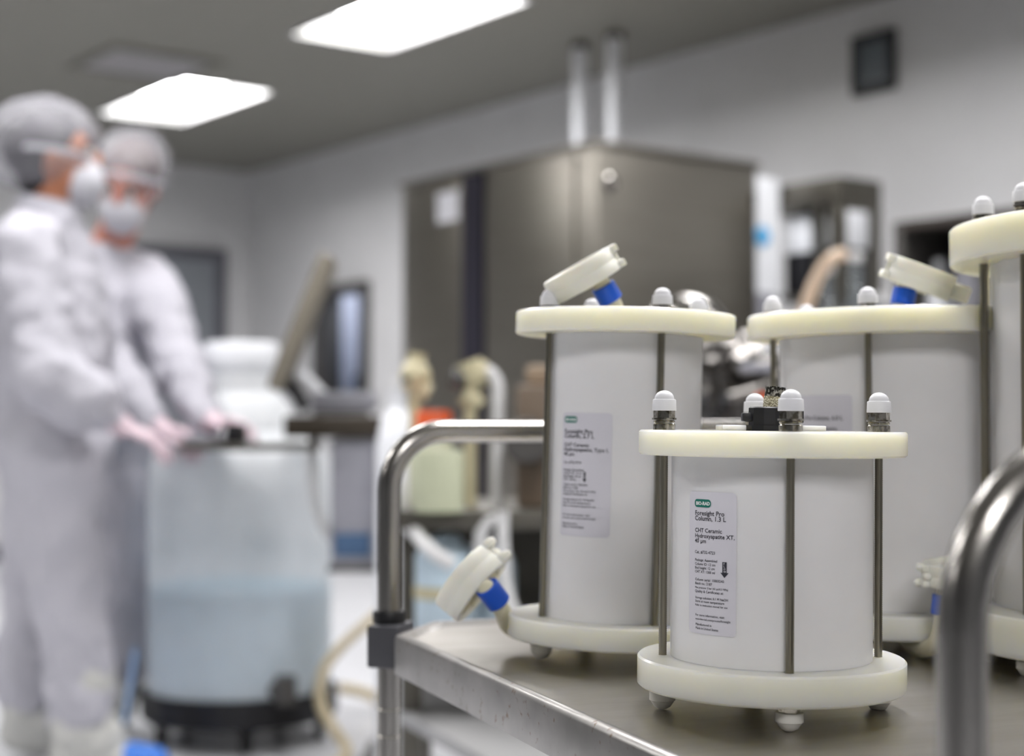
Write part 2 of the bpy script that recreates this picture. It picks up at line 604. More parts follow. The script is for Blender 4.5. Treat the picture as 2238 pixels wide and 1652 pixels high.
# small square wall display, upper right
o = root('wall_display', 'small square dark-framed display mounted high on the right wall', 'display', R(4.43, VMAX, 2.35))
ud = 4.43
mb = MB()
fr = (.025, .105)
for a, b_, c_, d_ in ((-.115, -.082, -.13, .13), (.082, .115, -.13, .13), (-.082, .082, .092, .13), (-.082, .082, -.13, -.092)):
    radd(mb, ud + a, ud + b_, VMAX - .03, VMAX, 2.475 + c_, 2.475 + d_)
wp('display_frame', mb, mat('display_frame_plastic', (34, 36, 38), .5), o, smooth=False)
wp('display_panel', radd(MB(), ud - .082, ud + .082, VMAX - .018, VMAX - .002, 2.475 - .092, 2.475 + .092), mat('display_panel_grey', (92, 100, 106), .4), o, smooth=False)

# two pale pipes down the right wall behind the big cabinet
for px, lab in ((1268, 'pale vertical pipe rising behind the steel cabinet to the ceiling, left of the pair'),
                (1344, 'pale vertical pipe rising behind the steel cabinet to the ceiling, right of the pair')):
    k = (px - 1119) / F
    # point on the wall line offset 6 cm into the room
    vv = 4.76
    u_ = (V.x * vv - k * V.y * vv) / (k * U.y - U.x)
    p = R(u_, vv)
    o = root('wall_pipe', lab, 'pipe', (p.x, p.y, 0), group=None)
    wp('pipe', MB().cyl((p.x, p.y, 0), (p.x, p.y, HC), .034, seg=24), M['white_plastic'], o)
    for z in (1.95, HC - .03):
        mb = MB()
        mb.cyl((p.x, p.y, z), (p.x, p.y, z + .03), .046, seg=24)
        wp('pipe_clamp', mb, M['steel_dark'], o)

# ---------------------------------------------------------------- steel cabinet
Y0 = 5.5
Cc = Vector(((1307 - 1119) / F * Y0, Y0, 0))
cu, cv = U.dot(Cc), V.dot(Cc)
ch = 1.90
cab = root('steel_cabinet', 'tall stainless steel equipment cabinet with a dark vertical strip, standing before the right wall', 'cabinet', R(cu, cv, 0))
wp('cabinet_body', rbox(cu, cu + 1.27, cv, cv + .80, .06, ch, .008), M['steel_cab'], cab)
wp('plinth', rbox(cu + .03, cu + 1.24, cv + .03, cv + .77, 0, .06), M['grey_dark'], cab, smooth=False)


def lu_at(px, v):          # u coordinate on plane v where pixel column px hits
    k = (px - 1119) / F
    return (V.x * v - k * V.y * v) / (k * U.y - U.x)


us0, us1 = lu_at(1065, cv), lu_at(1018, cv)
mb = MB()
radd(mb, us0 + .01, us0 + (us1 - us0), cv - .02, cv, .10, ch - .01)
wp('door_strip', mb, M['navy'], cab, label='dark vertical handle strip')
# door leaves each side of the strip
dl0 = wp('door', rbox(us1 + .01, cu + 1.25, cv - .012, cv, .1, ch - .02, .003), M['steel_cab'], cab)
dl1 = wp('door', rbox(cu + .12, us0, cv - .012, cv, .1, ch - .02, .003), M['steel_cab'], cab)
ua, ub = lu_at(1008, cv), lu_at(962, cv)
wp('paper_notice', rbox(ua, ub, cv - .016, cv - .012, 1.72, 1.84), M['paper'], cab, smooth=False, label='white paper notice')
ppt = Vector(((1332 - 1119) / F, 1, 0))
s_ = 5.6
wp('side_port', MB().lathe([(0, -.005), (.030, -.005), (.030, .012), (.024, .016), (.02, .006), (0, .006)], R(cu, cv + .055, 1.77), tuple(-U), 24), M['tube_steel'], cab, label='round steel port on the side')
mb = MB()
radd(mb, cu - .01, cu, cv + .765, cv + .785, 1.74, 1.80)
wp('hinge', mb, M['steel_dark'], cab, smooth=False)
wp('top_rim', rbox(cu - .012, cu + 1.28, cv - .014, cv + .81, ch, ch + .018, .004), M['steel_cab'], cab)

# ---------------------------------------------------------------- open equipment rack right of the cabinet
ru, rh, rv = 3.98, 1.855, 4.55
rk = root('equipment_rack', 'dull grey open steel rack holding white boxes, just right of the tall cabinet', 'rack', R(ru, 4.66, 0))
wp('top_beam', radd(MB(), ru, ru + .44, rv, 4.79, rh - .10, rh, .006), M['steel_dark'], rk)
wp('side_panel', rbox(ru, ru + .02, rv, 4.79, 0, rh - .10, .004), M['steel_dark'], rk)
wp('post', rbox(ru + .02, ru + .055, rv, rv + .03, 0, rh - .10), M['steel_dark'], rk, smooth=False)
ud_ = lu_at(1789, rv)
wp('post', rbox(ud_ - .018, ud_ + .018, rv, rv + .03, 0, rh - .10), M['steel_dark'], rk, smooth=False)
wp('post', rbox(ru + .40, ru + .44, rv, rv + .03, 0, rh - .10), M['steel_dark'], rk, smooth=False)
wp('rack_shelf', rbox(ru + .02, ru + .44, rv + .03, 4.79, 1.40, 1.42), M['steel_dark'], rk, smooth=False)
wp('rack_shelf', rbox(ru + .02, ru + .44, rv + .03, 4.79, .95, .97), M['steel_dark'], rk, smooth=False)
wp('back_panel', rbox(ru + .02, ru + .44, 4.775, 4.79, .1, rh - .10), mat('back_panel_grey', (120, 120, 124), .5), rk, smooth=False)
for side_, pa, pb_ in (('left', 1718, 1770), ('right', 1806, 1856)):
    a_, b_ = lu_at(pb_, rv + .04), lu_at(pa, rv + .04)
    single('equipment_box', rbox(a_, b_, rv + .04, rv + .16, 1.585, 1.73, .006), M['white_plastic'], 'white box in the %s bay of the grey open rack, above a black module' % side_, 'box')
    single('equipment_module', rbox(a_, b_, rv + .04, rv + .16, 1.42, 1.585, .004), M['black'], 'black module under the %s white box in the grey rack' % side_, 'module')
# tall white controller cabinet between steel cabinet and rack
cc = root('controller_cabinet', 'tall narrow white cabinet with a round sky-blue sticker, between steel cabinet and rack', 'cabinet', R(4.4, 4.46, 0))
wp('cabinet_body', rbox(4.28, 4.52, 4.375, 4.54, 0, 1.88, .01), M['white_plastic'], cc)
wp('round_sticker', MB().cyl(R(4.28, 4.437, 1.645), R(4.275, 4.437, 1.645), .040, seg=32), M['skyblue'], cc, label='round sky-blue sticker')
wp('status_panel', rbox(4.272, 4.28, 4.40, 4.50, 1.25, 1.42), M['grey_box'], cc, smooth=False)

# ---------------------------------------------------------------- dark shelving along the right wall
sh = root('shelving_unit', 'dark brown open shelving unit against the right wall, behind the largest column', 'shelving', R(2.4, 4.4, 0))
su0, su1, sv0, sv1, stz = 1.2, 3.62, 4.42, 4.80, 1.63
mb = MB()
for u_ in (su0 + .02, 2.4, su1 - .02):
    radd(mb, u_ - .02, u_ + .02, sv0, sv1, 0, stz)
wp('upright', mb, M['grey_dark'], sh, smooth=False)
for z in (.1, .5, .9, 1.26, 1.6):
    wp('shelf_board', rbox(su0, su1, sv0, sv1, z, z + .03), mat('dark_shelf_board', (52, 46, 42), .5), sh, smooth=False)
wp('back_board', rbox(su0, su1, sv1 - .01, sv1, .1, stz), mat('shelf_back', (70, 66, 64), .6), sh, smooth=False)
cols_ = [(M['white_plastic'], 'white'), (M['brown'], 'brown'), (M['cream'], 'cream'), (M['grey_box'], 'grey')]
seen = {}
k = 0
for z in (1.29, .93):
    u_ = 3.52
    while u_ > 2.5:
        m_, cn = cols_[(k * 7 + int(z * 10)) % 4]
        rr_ = .045 + .012 * ((k * 5) % 3)
        hh = .18 + .03 * ((k * 3) % 4)
        c = R(u_, 4.55 + .03 * (k % 2), z + .0)
        key = (cn, z)
        nth = seen.get(key, 0)
        seen[key] = nth + 1
        order = ('first', 'second', 'third', 'fourth')[nth]
        bt = root('storage_bottle', '%s %s bottle from the left on the %s shelf of the dark shelving' % (order, cn, 'upper' if z > 1 else 'lower'), 'bottle', c,
                  group='bottles on the %s shelf of the shelving unit' % ('upper' if z > 1 else 'lower'))
        part('bottle_body', MB().lathe([(0, 0), (rr_ * .95, 0), (rr_, .006), (rr_, hh * .7), (rr_ * .4, hh * .85), (rr_ * .4, hh), (0, hh)], seg=20), m_, bt)
        part('bottle_cap', MB().cyl((0, 0, hh), (0, 0, hh + .025), rr_ * .46, seg=16), M['grey_dark'] if k % 2 else M['white_plastic'], bt)
        u_ -= .125 + .02 * (k % 3)
        k += 1

# ---------------------------------------------------------------- the cart in the foreground
P0 = Vector((-.111, 1.41, 0))
CA = math.atan2(.357, .934)
CR = Matrix.Rotation(CA, 3, 'Z')
SZ = .733                     # shelf surface height
cart = root('steel_cart', 'stainless steel trolley with tube handles, carrying the four columns', 'cart', P0, CR)
CM = WM[cart.name]
L_, W_ = .826, .78
rt = .0106


def oct_poly(e=0.0, c=.052):
    x0, x1 = -.013 - e, W_ + .013 + e
    y1, y0 = .006 + e, -(L_ + .006) - e
    # chamfers follow the corner posts
    return [(x0 + c, y0), (x1 - c, y0), (x1, y0 + c * 1.3), (x1, y1 - c * 1.3), (x1 - c, y1), (x0 + c, y1), (x0, y1 - c * 1.3), (x0, y0 + c * 1.3)]


def ring_prism(mb, po, pi, z0, z1):
    bm = mb.b
    n = len(po)
    A = [bm.verts.new((x, y, z0)) for x, y in po]
    B = [bm.verts.new((x, y, z1)) for x, y in po]
    C_ = [bm.verts.new((x, y, z0)) for x, y in pi]
    D = [bm.verts.new((x, y, z1)) for x, y in pi]
    for i in range(n):
        j = (i + 1) % n
        bm.faces.new((A[i], A[j], B[j], B[i]))
        bm.faces.new((C_[j], C_[i], D[i], D[j]))
        bm.faces.new((B[i], B[j], D[j], D[i]))
        bm.faces.new((A[j], A[i], C_[i], C_[j]))
    return mb


def shelf(zs, mt, skirt_h=.031, name='shelf'):
    a = part(name, MB().prism(oct_poly(-.004), zs - .003, zs), mt, cart, smooth=False)
    mb = MB()
    po = oct_poly(0)
    bm = mb.b
    # skirt with a rounded lip: outer wall, rounded top, inner slope
    prof = [(-.0015, zs - skirt_h), (0, zs - skirt_h), (0, zs - .001), (-.0012, zs + .0024), (-.0045, zs + .0040), (-.0085, zs + .0030), (-.0125, zs + .0002)]
    rings = [[bm.verts.new((x, y, z)) for x, y in oct_poly(e)] for e, z in prof]
    for A, B in zip(rings, rings[1:]):
        for i in range(8):
            j = (i + 1) % 8
            bm.faces.new((A[i], A[j], B[j], B[i]))
    # inward return flange at the bottom
    C_ = [bm.verts.new((x, y, zs - skirt_h)) for x, y in oct_poly(-.014)]
    for i in range(8):
        j = (i + 1) % 8
        bm.faces.new((rings[0][j], rings[0][i], C_[i], C_[j]))
    part('shelf_rim', mb, M['skirt'], a, auto=60)
    return a


shelf(SZ, M['steel_shelf'])
shelf(.17, M['steel_shelf'])
HZ = .9105                     # handle bar centre height
for y_, br in ((0, .053), (-L_, .078)):      # handle bends
    pts = [(0, y_, .10), (0, y_, HZ - br)]
    for k in range(1, 10):
        a = k / 10 * PI / 2
        pts.append((br - br * math.cos(a), y_, HZ - br + br * math.sin(a)))
    pts.append((br, y_, HZ))
    pts.append((W_ - br, y_, HZ))
    for k in range(1, 10):
        a = k / 10 * PI / 2
        pts.append((W_ - br + br * math.sin(a), y_, HZ - br + br * math.cos(a)))
    pts += [(W_, y_, HZ - br), (W_, y_, .10)]
    part('tube_handle', MB().tube(pts, rt, seg=32), M['tube_steel'], cart, auto=60)
for x_ in (0, W_):
    for y_ in (0, -L_):
        sx = 1 if x_ == 0 else -1
        sy = -1 if y_ == 0 else 1
        dirv = Vector((sx * .8, sy * .6, 0)).normalized()
        ang = math.atan2(dirv.y, dirv.x)
        rot = Matrix.Rotation(ang, 3, 'Z')
        for zc in (SZ - .014, .17 - .014):
            c = Vector((x_, y_, zc)) + dirv * .002
            cb = part('corner_block', MB().box(c, (.030, .046, .038), rot, .003), M['clampblock'], cart)
            part('collar', MB().lathe([(rt + .0003, .0185), (.0142, .0185), (.0150, .0205), (.0150, .028), (.0142, .030), (rt + .0003, .030)], (x_, y_, zc), seg=28), M['black'], cb)
        # groove rings in the post
        for z in (.661, .637):
            part('post_groove', MB().lathe([(rt, -.0009), (rt + .0004, -.0004), (rt + .0004, .0004), (rt, .0009)], (x_, y_, z), seg=28), M['steel'], cart)
        cs = part('caster', MB().cyl((x_, y_ - .014, .05), (x_, y_ + .014, .05), .05, seg=32, bev=.005), M['black_soft'], cart)
        mb = MB()
        mb.box((x_, y_, .103), (.05, .05, .008))
        mb.box((x_, y_ - .02, .075), (.035, .004, .06))
        mb.box((x_, y_ + .02, .075), (.035, .004, .06))
        part('caster_fork', mb, M['steel'], cs, smooth=False)


# ---------------------------------------------------------------- text helper
def text_mesh(body, size, align='LEFT', bold=0.0):
    cu_ = bpy.data.curves.new('t', 'FONT')
    cu_.body = body
    cu_.size = size
    cu_.align_x = align
    cu_.resolution_u = 2
    cu_.offset = bold
    ob = bpy.data.objects.new('t', cu_)
    COL.objects.link(ob)
    bpy.context.view_layer.update()
    dg = bpy.context.evaluated_depsgraph_get()
    me = bpy.data.meshes.new_from_object(ob.evaluated_get(dg))
    bpy.data.objects.remove(ob)
    bpy.data.curves.remove(cu_)
    return me


def wrap_text(mb, lines, rad, phi0, z0, lift):
    """lines = [(text, size, a, b, bold)], a along the arc from phi0, b below z0"""
    for body, size, a, b_, bold in lines:
        me = text_mesh(body, size, bold=bold)
        n0 = len(mb.b.verts)
        mb.b.from_mesh(me)
        mb.b.verts.ensure_lookup_table()
        for v in mb.b.verts[n0:]:
            ph = phi0 + (a + v.co.x) / rad
            z = z0 - b_ + v.co.y
            v.co = Vector((math.sin(ph) * (rad + lift), -math.cos(ph) * (rad + lift), z))
        bpy.data.meshes.remove(me)
    return mb


def wrap_poly(mb, poly, rad, phi0, z0, lift, thick=0.0, strips=14):
    """rounded outline (a,b) list -> curved sheet on the cylinder: build by columns"""
    bm = mb.b
    xs = [p[0] for p in poly]
    x0, x1 = min(xs), max(xs)

    def span(x):
        ys = []
        n = len(poly)
        for i in range(n):
            a, b_ = poly[i], poly[(i + 1) % n]
            if abs(a[0] - b_[0]) < 1e-12:
                if abs(a[0] - x) < 1e-9:
                    ys += [a[1], b_[1]]
                continue
            t_ = (x - a[0]) / (b_[0] - a[0])
            if -1e-6 <= t_ <= 1 + 1e-6:
                ys.append(a[1] + t_ * (b_[1] - a[1]))
        return (min(ys), max(ys)) if ys else (0, 0)
    cols = sorted(set([round(x, 7) for x in xs] + [round(x0 + (x1 - x0) * i / strips, 7) for i in range(strips + 1)]))
    prev = None
    for x in cols:
        lo, hi = span(min(max(x, x0), x1))
        ph = phi0 + x / rad
        r_ = rad + lift
        A = bm.verts.new((math.sin(ph) * r_, -math.cos(ph) * r_, z0 - lo))
        B = bm.verts.new((math.sin(ph) * r_, -math.cos(ph) * r_, z0 - hi))
        if prev:
            bm.faces.new((prev[0], A, B, prev[1]))
        prev = (A, B)
    return mb


def rrect(x0, y0, x1, y1, r, n=5):
    out = []
    for cx, cy, a0 in ((x1 - r, y0 + r, -90), (x1 - r, y1 - r, 0), (x0 + r, y1 - r, 90), (x0 + r, y0 + r, 180)):
        for k in range(n + 1):
            a = math.radians(a0 + 90 * k / n)
            out.append((cx + r * math.cos(a), cy + r * math.sin(a)))
    return out


def add_label(parent, rad, phi0, ztop, wd, ht, lines, logo, arrow=None):
    lb = part('paper_label', wrap_poly(MB(), rrect(0, 0, wd, ht, .003), rad, phi0, ztop, .00025), M['label'], parent, label='pale lilac printed label')
    la, lb_, lw, lh = logo
    lg = part('logo_badge', wrap_poly(MB(), rrect(la, lb_, la + lw, lb_ + lh, lh * .42), rad, phi0, ztop, .00045), M['logo'], lb, label='green rounded logo badge')
    part('logo_lettering', wrap_text(MB(), [('BIO-RAD', min(lh * .72, lw * .215), la + lw * .10, lb_ + lh * .5 + min(lh * .72, lw * .215) * .36, .00012)], rad, phi0, ztop, .00065), M['logotext'], lb, smooth=False, label='white logo lettering')
    part('printed_text', wrap_text(MB(), lines, rad, phi0, ztop, .00050), M['ink'], lb, smooth=False)
    if arrow:
        ax, ay, aw, ah = arrow
        poly = [(ax - aw * .27, ay), (ax + aw * .27, ay), (ax + aw * .27, ay + ah * .68), (ax + aw * .5, ay + ah * .68), (ax, ay + ah), (ax - aw * .5, ay + ah * .68), (ax - aw * .27, ay + ah * .68)]
        mb = MB()
        wrap_poly(mb, poly[:3] + [poly[6]], rad, phi0, ztop, .0005, strips=3)
        wrap_poly(mb, [poly[3], poly[4], poly[5]], rad, phi0, ztop, .0005, strips=4)
        part('flow_arrow', mb, M['ink'], lb, smooth=False)
        if aw > .003:
            # the word on the arrow, letters stacked down the shaft
            ls = [(ch_, ah * .17, ax - aw * .11, ay + ah * (.17 + .165 * i), .00003) for i, ch_ in enumerate('FLOW')]
            part('arrow_lettering', wrap_text(MB(), ls, rad, phi0, ztop, .0007), M['label'], lb, smooth=False)
    return lb


# ---------------------------------------------------------------- column builder
def thread_profile(r, z0, z1, pitch=.0012):
    n = int((z1 - z0) / pitch)
    pr = [(0, z0), (r * .9, z0)]
    for i in range(n):
        z = z0 + (z1 - z0) * i / n
        pr += [(r * .86, z + pitch * .1), (r, z + pitch * .55)]
    pr += [(r * .9, z1), (0, z1)]
    return pr


def cap_profile(r, h):
    pr = [(0, 0), (r * 1.03, 0), (r * 1.04, .0006), (r, h * .52), (r * .97, h * .555), (r * .87, h * .57)]
    for k in range(9):
        a = k / 8 * PI / 2
        pr.append((r * .85 * math.cos(a) if k < 8 else 0, h * .58 + (h * .42) * math.sin(a)))
    return pr


def make_column(label, c, Rp, Rt, leg, bt, zt0, zt1, Rrod, rrod, phis, tilt=0.0, nut_h=.0035, cap_r=.0076, cap_h=.0132, foot_r=.0085, tilt_x=0.0):
    """zt0, zt1: underside and top of the top plate above the shelf"""
    rot = Euler((math.radians(tilt_x), math.radians(tilt), 0)).to_matrix()
    o = root('chromatography_column', label, 'column', (c[0], c[1], SZ), rot)
    bz0, bz1 = leg, leg + bt
    b = .0012
    part('bottom_plate', MB().lathe([(0, bz0), (Rp - b, bz0), (Rp, bz0 + b), (Rp, bz1 - b), (Rp - b, bz1), (0, bz1)], seg=96), M['plate'], o)
    tp = MB().lathe([(0, zt0), (Rp - b, zt0), (Rp, zt0 + b), (Rp, zt1 - b), (Rp - b, zt1), (0, zt1)], seg=96)
    part('top_plate', tp, M['plate'], o)
    part('column_tube', MB().lathe([(0, bz1), (Rt, bz1), (Rt, zt0), (0, zt0)], seg=96), M['column'], o)
    for ph in phis:
        p = Vector((math.sin(math.radians(ph)) * Rrod, -math.cos(math.radians(ph)) * Rrod, 0))
        top = zt1 + nut_h
        rd = part('threaded_rod', MB().lathe(thread_profile(rrod, bz1 - .0005, zt0 + .0005), p, seg=14), M['rod'], o, auto=80)
        mb = MB()
        mb.lathe([(0, zt1), (cap_r * .95, zt1), (cap_r * .95, zt1 + nut_h * .3), (0, zt1 + nut_h * .3)], p, seg=24)
        if nut_h > .008:
            for kk in range(3):
                z = zt1 + .0004 + kk * .0021
                mb.lathe([(0, z), (cap_r * .86, z), (cap_r * .93, z + .0006), (cap_r * .93, z + .0012), (cap_r * .86, z + .0018), (0, z + .0018)], p, seg=24)
            mb.lathe([(0, zt1 + .0066), (cap_r * 1.05, zt1 + .0066), (cap_r * 1.05, zt1 + .0078), (0, zt1 + .0078)], p, seg=24)
            mb.lathe([(0, zt1 + .0078), (cap_r * .93, zt1 + .0078), (cap_r * .93, top), (0, top)], p, seg=6, a0=ph)
        else:
            mb.lathe([(0, zt1), (cap_r * .88, zt1), (cap_r * .88, top), (0, top)], p, seg=6, a0=ph)
        part('hex_nut', mb, M['nut'], rd)
        part('dome_cap', MB().lathe([(r_, z_ + top) for r_, z_ in cap_profile(cap_r, cap_h)], p, seg=28), M['cap'], rd)
        # foot: steel nut and white cup, domed downwards
        ft = MB()
        fh = leg * .72
        ft.lathe([(0, 0), (foot_r * .32, 0), (foot_r * .62, fh * .12), (foot_r * .88, fh * .42), (foot_r * .9, fh * .46), (foot_r, fh * .5), (foot_r, fh), (0, fh)], p, seg=28)
        fo = part('foot', ft, M['foot'], o)
        part('foot_nut', MB().lathe([(0, fh), (foot_r * .78, fh), (foot_r * .78, leg), (0, leg)], p, seg=6), M['nut'], fo)
    return o


# front column, sharp: 1.3 L
D1, X1 = 1.015, .1675
front = make_column('short round white column with threaded rods and a black top fitting, nearest on the trolley',
                    (X1, D1), .0862, .0648, .0155, .0192, .1646, .1806, .0700, .0028, (0, 90, 180, 270), tilt=.55, nut_h=.0125)
small = .00193
fl = [("Foresight Pro", .0042, .0055, .0148, .00006), ("Column, 1.3 L", .0042, .0055, .0181, .00006),
      ("CHT Ceramic", .0037, .0056, .0254, .00005), ("Hydroxyapatite XT,", .0037, .0056, .0288, .00005), ("40 \u00b5m", .0037, .0056, .0320, .00005),
      ("Cat. #732-4723", .0026, .0056, .0386, .00002),
      ("Package: Assembled", small * 1.15, .0058, .0434, .00002), ("Column ID: 12 cm", small * 1.15, .0058, .0459, .00002), ("Bed height: 12 cm", small * 1.15, .0058, .0483, .00002), ("CHT XT: 1300 ml", small * 1.15, .0058, .0507, .00002),
      ("Column serial: 10003240", small * 1.15, .0060, .0556, .00002), ("Batch no.: 2187", small * 1.15, .0060, .0580, .00002), ("Max pressure: 3 bar (43 psi/0.3 MPa)", small * .88, .0060, .0604, .00002), ("Quality & Certificates at:", small * 1.15, .0060, .0629, .00002),
      ("Storage solution: 0.1 M NaOH", small * 1.05, .0062, .0668, .00002), ("Store at room temperature", small * 1.05, .0062, .0690, .00002), ("Refer to instruction manual for use", small * .9, .0062, .0713, .00002),
      ("For more information, visit:", small * 1.05, .0064, .0776, .00002), ("www.bio-rad.com/process/foresight", small * .95, .0064, .0800, .00002),
      ("Manufactured in", small * 1.05, .0066, .0834, .00002), ("Made in United States", small * 1.05, .0066, .0858, .00002)]
RT1 = .0648
add_label(front, RT1, math.radians(-60.5), .1425, .0365, .0885, fl, (.0052, .0048, .0135, .0050), (.0288, .0428, .0056, .0098))

# raised boss and black fitting with its woven hose end on top of the front column
z1 = .1806
boss = MB()
for ax0, ax1 in ((-.0335, -.018), (-.002, .0335)):
    boss.box(((ax0 + ax1) / 2, .006, z1 + .0018), (ax1 - ax0, .034, .0036), None, .0008)
bo = part('boss_segment', boss, M['plate'], front)
mb = MB()
mb.lathe([(0, z1), (.0135, z1), (.0135, z1 + .0035), (.0118, z1 + .0035), (.0118, z1 + .0148), (.0108, z1 + .0156), (0, z1 + .0156)], (-.0035, -.002, 0), seg=10)
mb.box((.0125, -.002, z1 + .0098), (.014, .014, .0095), None, .0012)
mb.box((-.0165, -.002, z1 + .0088), (.007, .009, .006), None, .0018)
fit = part('black_fitting', mb, M['black'], front, label='black plastic fitting')
hd = Vector((.10, 0, 1)).normalized()
hb = Vector((.0016, .004, z1 + .0125))
part('woven_sleeve', MB().lathe([(0, 0), (.0069, 0), (.0069, .0098), (0, .0098)], hb, tuple(hd), 28), M['braid'], fit, label='cream woven sleeve')
part('mesh_cuff', MB().lathe([(0, 0), (.0066, 0), (.0066, .0066), (.0056, .0066), (.0050, .004), (0, .004)], hb + hd * .0098, tuple(hd), 28), M['mesh_metal'], fit, label='grey metal mesh cuff')

# left column: tall, 2.7 L
D2, X2 = 1.243, .0837
left = make_column('tall slim white column with a tilted ivory clamp on top, left-hand one on the trolley',
                   (X2, D2), .0874, .0620, .0150, .0180, .2545, .2725, .0655, .0029, (21, 111, 201, 291), tilt=1.5)
ll = [("Foresight Pro", .0048, .0025, .0160, .00006), ("Column, 2.7 L", .0048, .0025, .0195, .00006),
      ("CHT Ceramic", .0041, .0025, .0262, .00005), ("Hydroxyapatite, Type I,", .0041, .0025, .0297, .00005), ("40 \u00b5m", .0041, .0025, .0332, .00005),
      ("Cat. #732-4724", .0027, .0025, .0392, .00002),
      ("Package: Assembled", .0024, .0025, .0448, .00002), ("Column ID: 12 cm", .0024, .0025, .0472, .00002), ("Bed height: 24 cm", .0024, .0025, .0496, .00002), ("CHT: 1620 g", .0024, .0025, .0520, .00002),
      ("Column serial: 10003241", .0023, .0025, .0560, .00002), ("Batch no.: 2188", .0023, .0025, .0584, .00002), ("Max pressure: 3 bar (43 psi/0.3 MPa)", .0020, .0025, .0608, .00002), ("Quality & Certificates at:", .0023, .0025, .0632, .00002),
      ("Storage solution: 0.1 M NaOH", .0023, .0025, .0674, .00002), ("Store at room temperature", .0023, .0025, .0698, .00002), ("Refer to instruction manual for use", .0021, .0025, .0722, .00002),
      ("For more information, visit:", .0023, .0025, .0790, .00002), ("www.bio-rad.com/process/foresight", .0021, .0025, .0814, .00002),
      ("Manufactured in", .0023, .0025, .0858, .00002), ("Made in United States", .0023, .0025, .0882, .00002)]
add_label(left, .0620, math.radians(-52), .1925, .0440, .0945, ll, (.0022, .0028, .0128, .0050), (.0228, .0452, .0034, .0080))

# rear column: wide, 6.0 L
D3, X3 = 1.343, .334
rear = make_column('wide white column behind the short one, with an ivory clamp tilted on top, right of centre',
                   (X3, D3), .1280, .1005, .0150, .0190, .2575, .2780, .1090, .0030, (-26, -86, -146, 154, 34, 94), tilt=-.2, cap_r=.0078)
rl = [("Foresight Pro Column, 6.0 L", .0052, .0040, .0205, .00006), ("CHT Ceramic Hydroxyapatite,", .0044, .0040, .0290, .00005), ("Type I, 40 \u00b5m", .0044, .0040, .0330, .00005),
      ("Cat. #732-4725", .0030, .0040, .0400, .00002), ("Column ID: 20 cm", .0025, .0040, .045, .00002), ("Bed height: 19 cm", .0025, .0040, .048, .00002),
      ("Store at room temperature", .0025, .0040, .056, .00002), ("www.bio-rad.com/process/foresight", .0023, .0040, .064, .00002)]
add_label(rear, .1005, math.radians(-76), .2085, .0720, .0900, rl, (.0040, .0045, .0150, .0085), (.052, .043, .005, .011))

# right column: the largest, cut off by the frame
D4, X4 = 1.20, .517
right = make_column('largest white column with thick plates, at the right edge of the view',
                    (X4, D4), .1720, .1410, .0150, .0300, .3100, .3390, .1480, .0036, (-97, -69, -8, 20, 82, 112, 172, 202), tilt=0, nut_h=.010, cap_r=.0080, cap_h=.0145)


# ---------------------------------------------------------------- tri-clamp ends on the hoses
def clamp_end(parent, c, n, e, r, t, path, band, rtube=.0070, knob=True, name='hose_end'):
    """world coords. c disc centre, n axis towards the hose, e direction of the hinge lugs"""
    c, n, e = Vector(c), Vector(n).normalized(), Vector(e)
    e = (e - n * e.dot(n)).normalized()
    s_ = n.cross(e).normalized()
    rotm = Matrix((e, s_, n)).transposed()
    # hose and ferrule neck
    hs = wp(name, MB().tube(smooth_path(path, 8), rtube, seg=20), M['fitting'], parent, label='ivory hose end')
    mb = MB()
    h = t / 2
    pr = [(r * .30, -h * .5), (r * .72, -h * .55), (r * .80, -h), (r * .97, -h), (r, -h * .85), (r, -h * .15), (r * .985, -h * .05), (r * .985, h * .05), (r, h * .15),
          (r, h * .85), (r * .97, h), (r * .80, h), (r * .72, h * .55), (r * .30, h * .5)]
    mb.lathe([(0, -h * .5)] + pr + [(0, h * .5)], c, tuple(n), 56)
    for sgn in (-1, 1):       # paired lugs with a gap between them
        mb.box(c + e * (r * .98) + n * (sgn * h * .68), (r * .36, r * .62, h * .58), rotm, .0012)
    cl = wp('clamp_ring', mb, M['clamp'], hs, label='ivory round hose clamp')
    mb = MB()
    mb.cyl(c + e * (r * 1.02) - n * h * .95, c + e * (r * 1.02) + n * h * .95, r * .07, seg=12)
    if knob:
        for q in (-1, 1):
            mb.ball(c + e * (r * 1.14) + n * (h * .75 * q) + s_ * (r * .1 * q), r * .13, (1.25, .9, 1), rotm, 2)
        mb.ball(c + e * (r * .95) - s_ * r * .22, r * .17, (1.2, 1, 1), rotm, 2)
    wp('clamp_bolt', mb, M['clamp'], hs)
    # ribs on the hose side
    mb = MB()
    for k in range(8):
        a = k * PI / 4 + .2
        d_ = e * math.cos(a) + s_ * math.sin(a)
        mb.box(c + d_ * r * .55 + n * h * .68, (r * .42, .0016, h * .4), Matrix((d_, n.cross(d_), n)).transposed())
    mb.lathe([(0, h * .4), (r * .34, h * .4), (r * .30, h * 1.15), (0, h * 1.15)], c, tuple(n), 32)
    wp('clamp_rib', mb, M['fitting'], hs)
    b0, b1 = Vector(band[0]), Vector(band[1])
    wp('blue_band', MB().cyl(b0, b1, rtube * 1.42, seg=28, bev=.0006), M['blue'], hs, label='blue plastic band')
    return hs


# left column, top
nu = Vector((-.50, -.10, .86)).normalized()
cc_ = W(1272, 603, 1.225)
clamp_end(left, cc_, -nu, Vector((.86, 0, .5)), .0300, .0195,
          [cc_ - nu * .004 + Vector((.011, 0, .0065)), W(1312, 615, 1.225), W(1327, 640, 1.228), W(1342, 668, 1.235), W(1350, 700, 1.243)],
          (W(1317, 624, 1.226), W(1336, 658, 1.229)), knob=False)
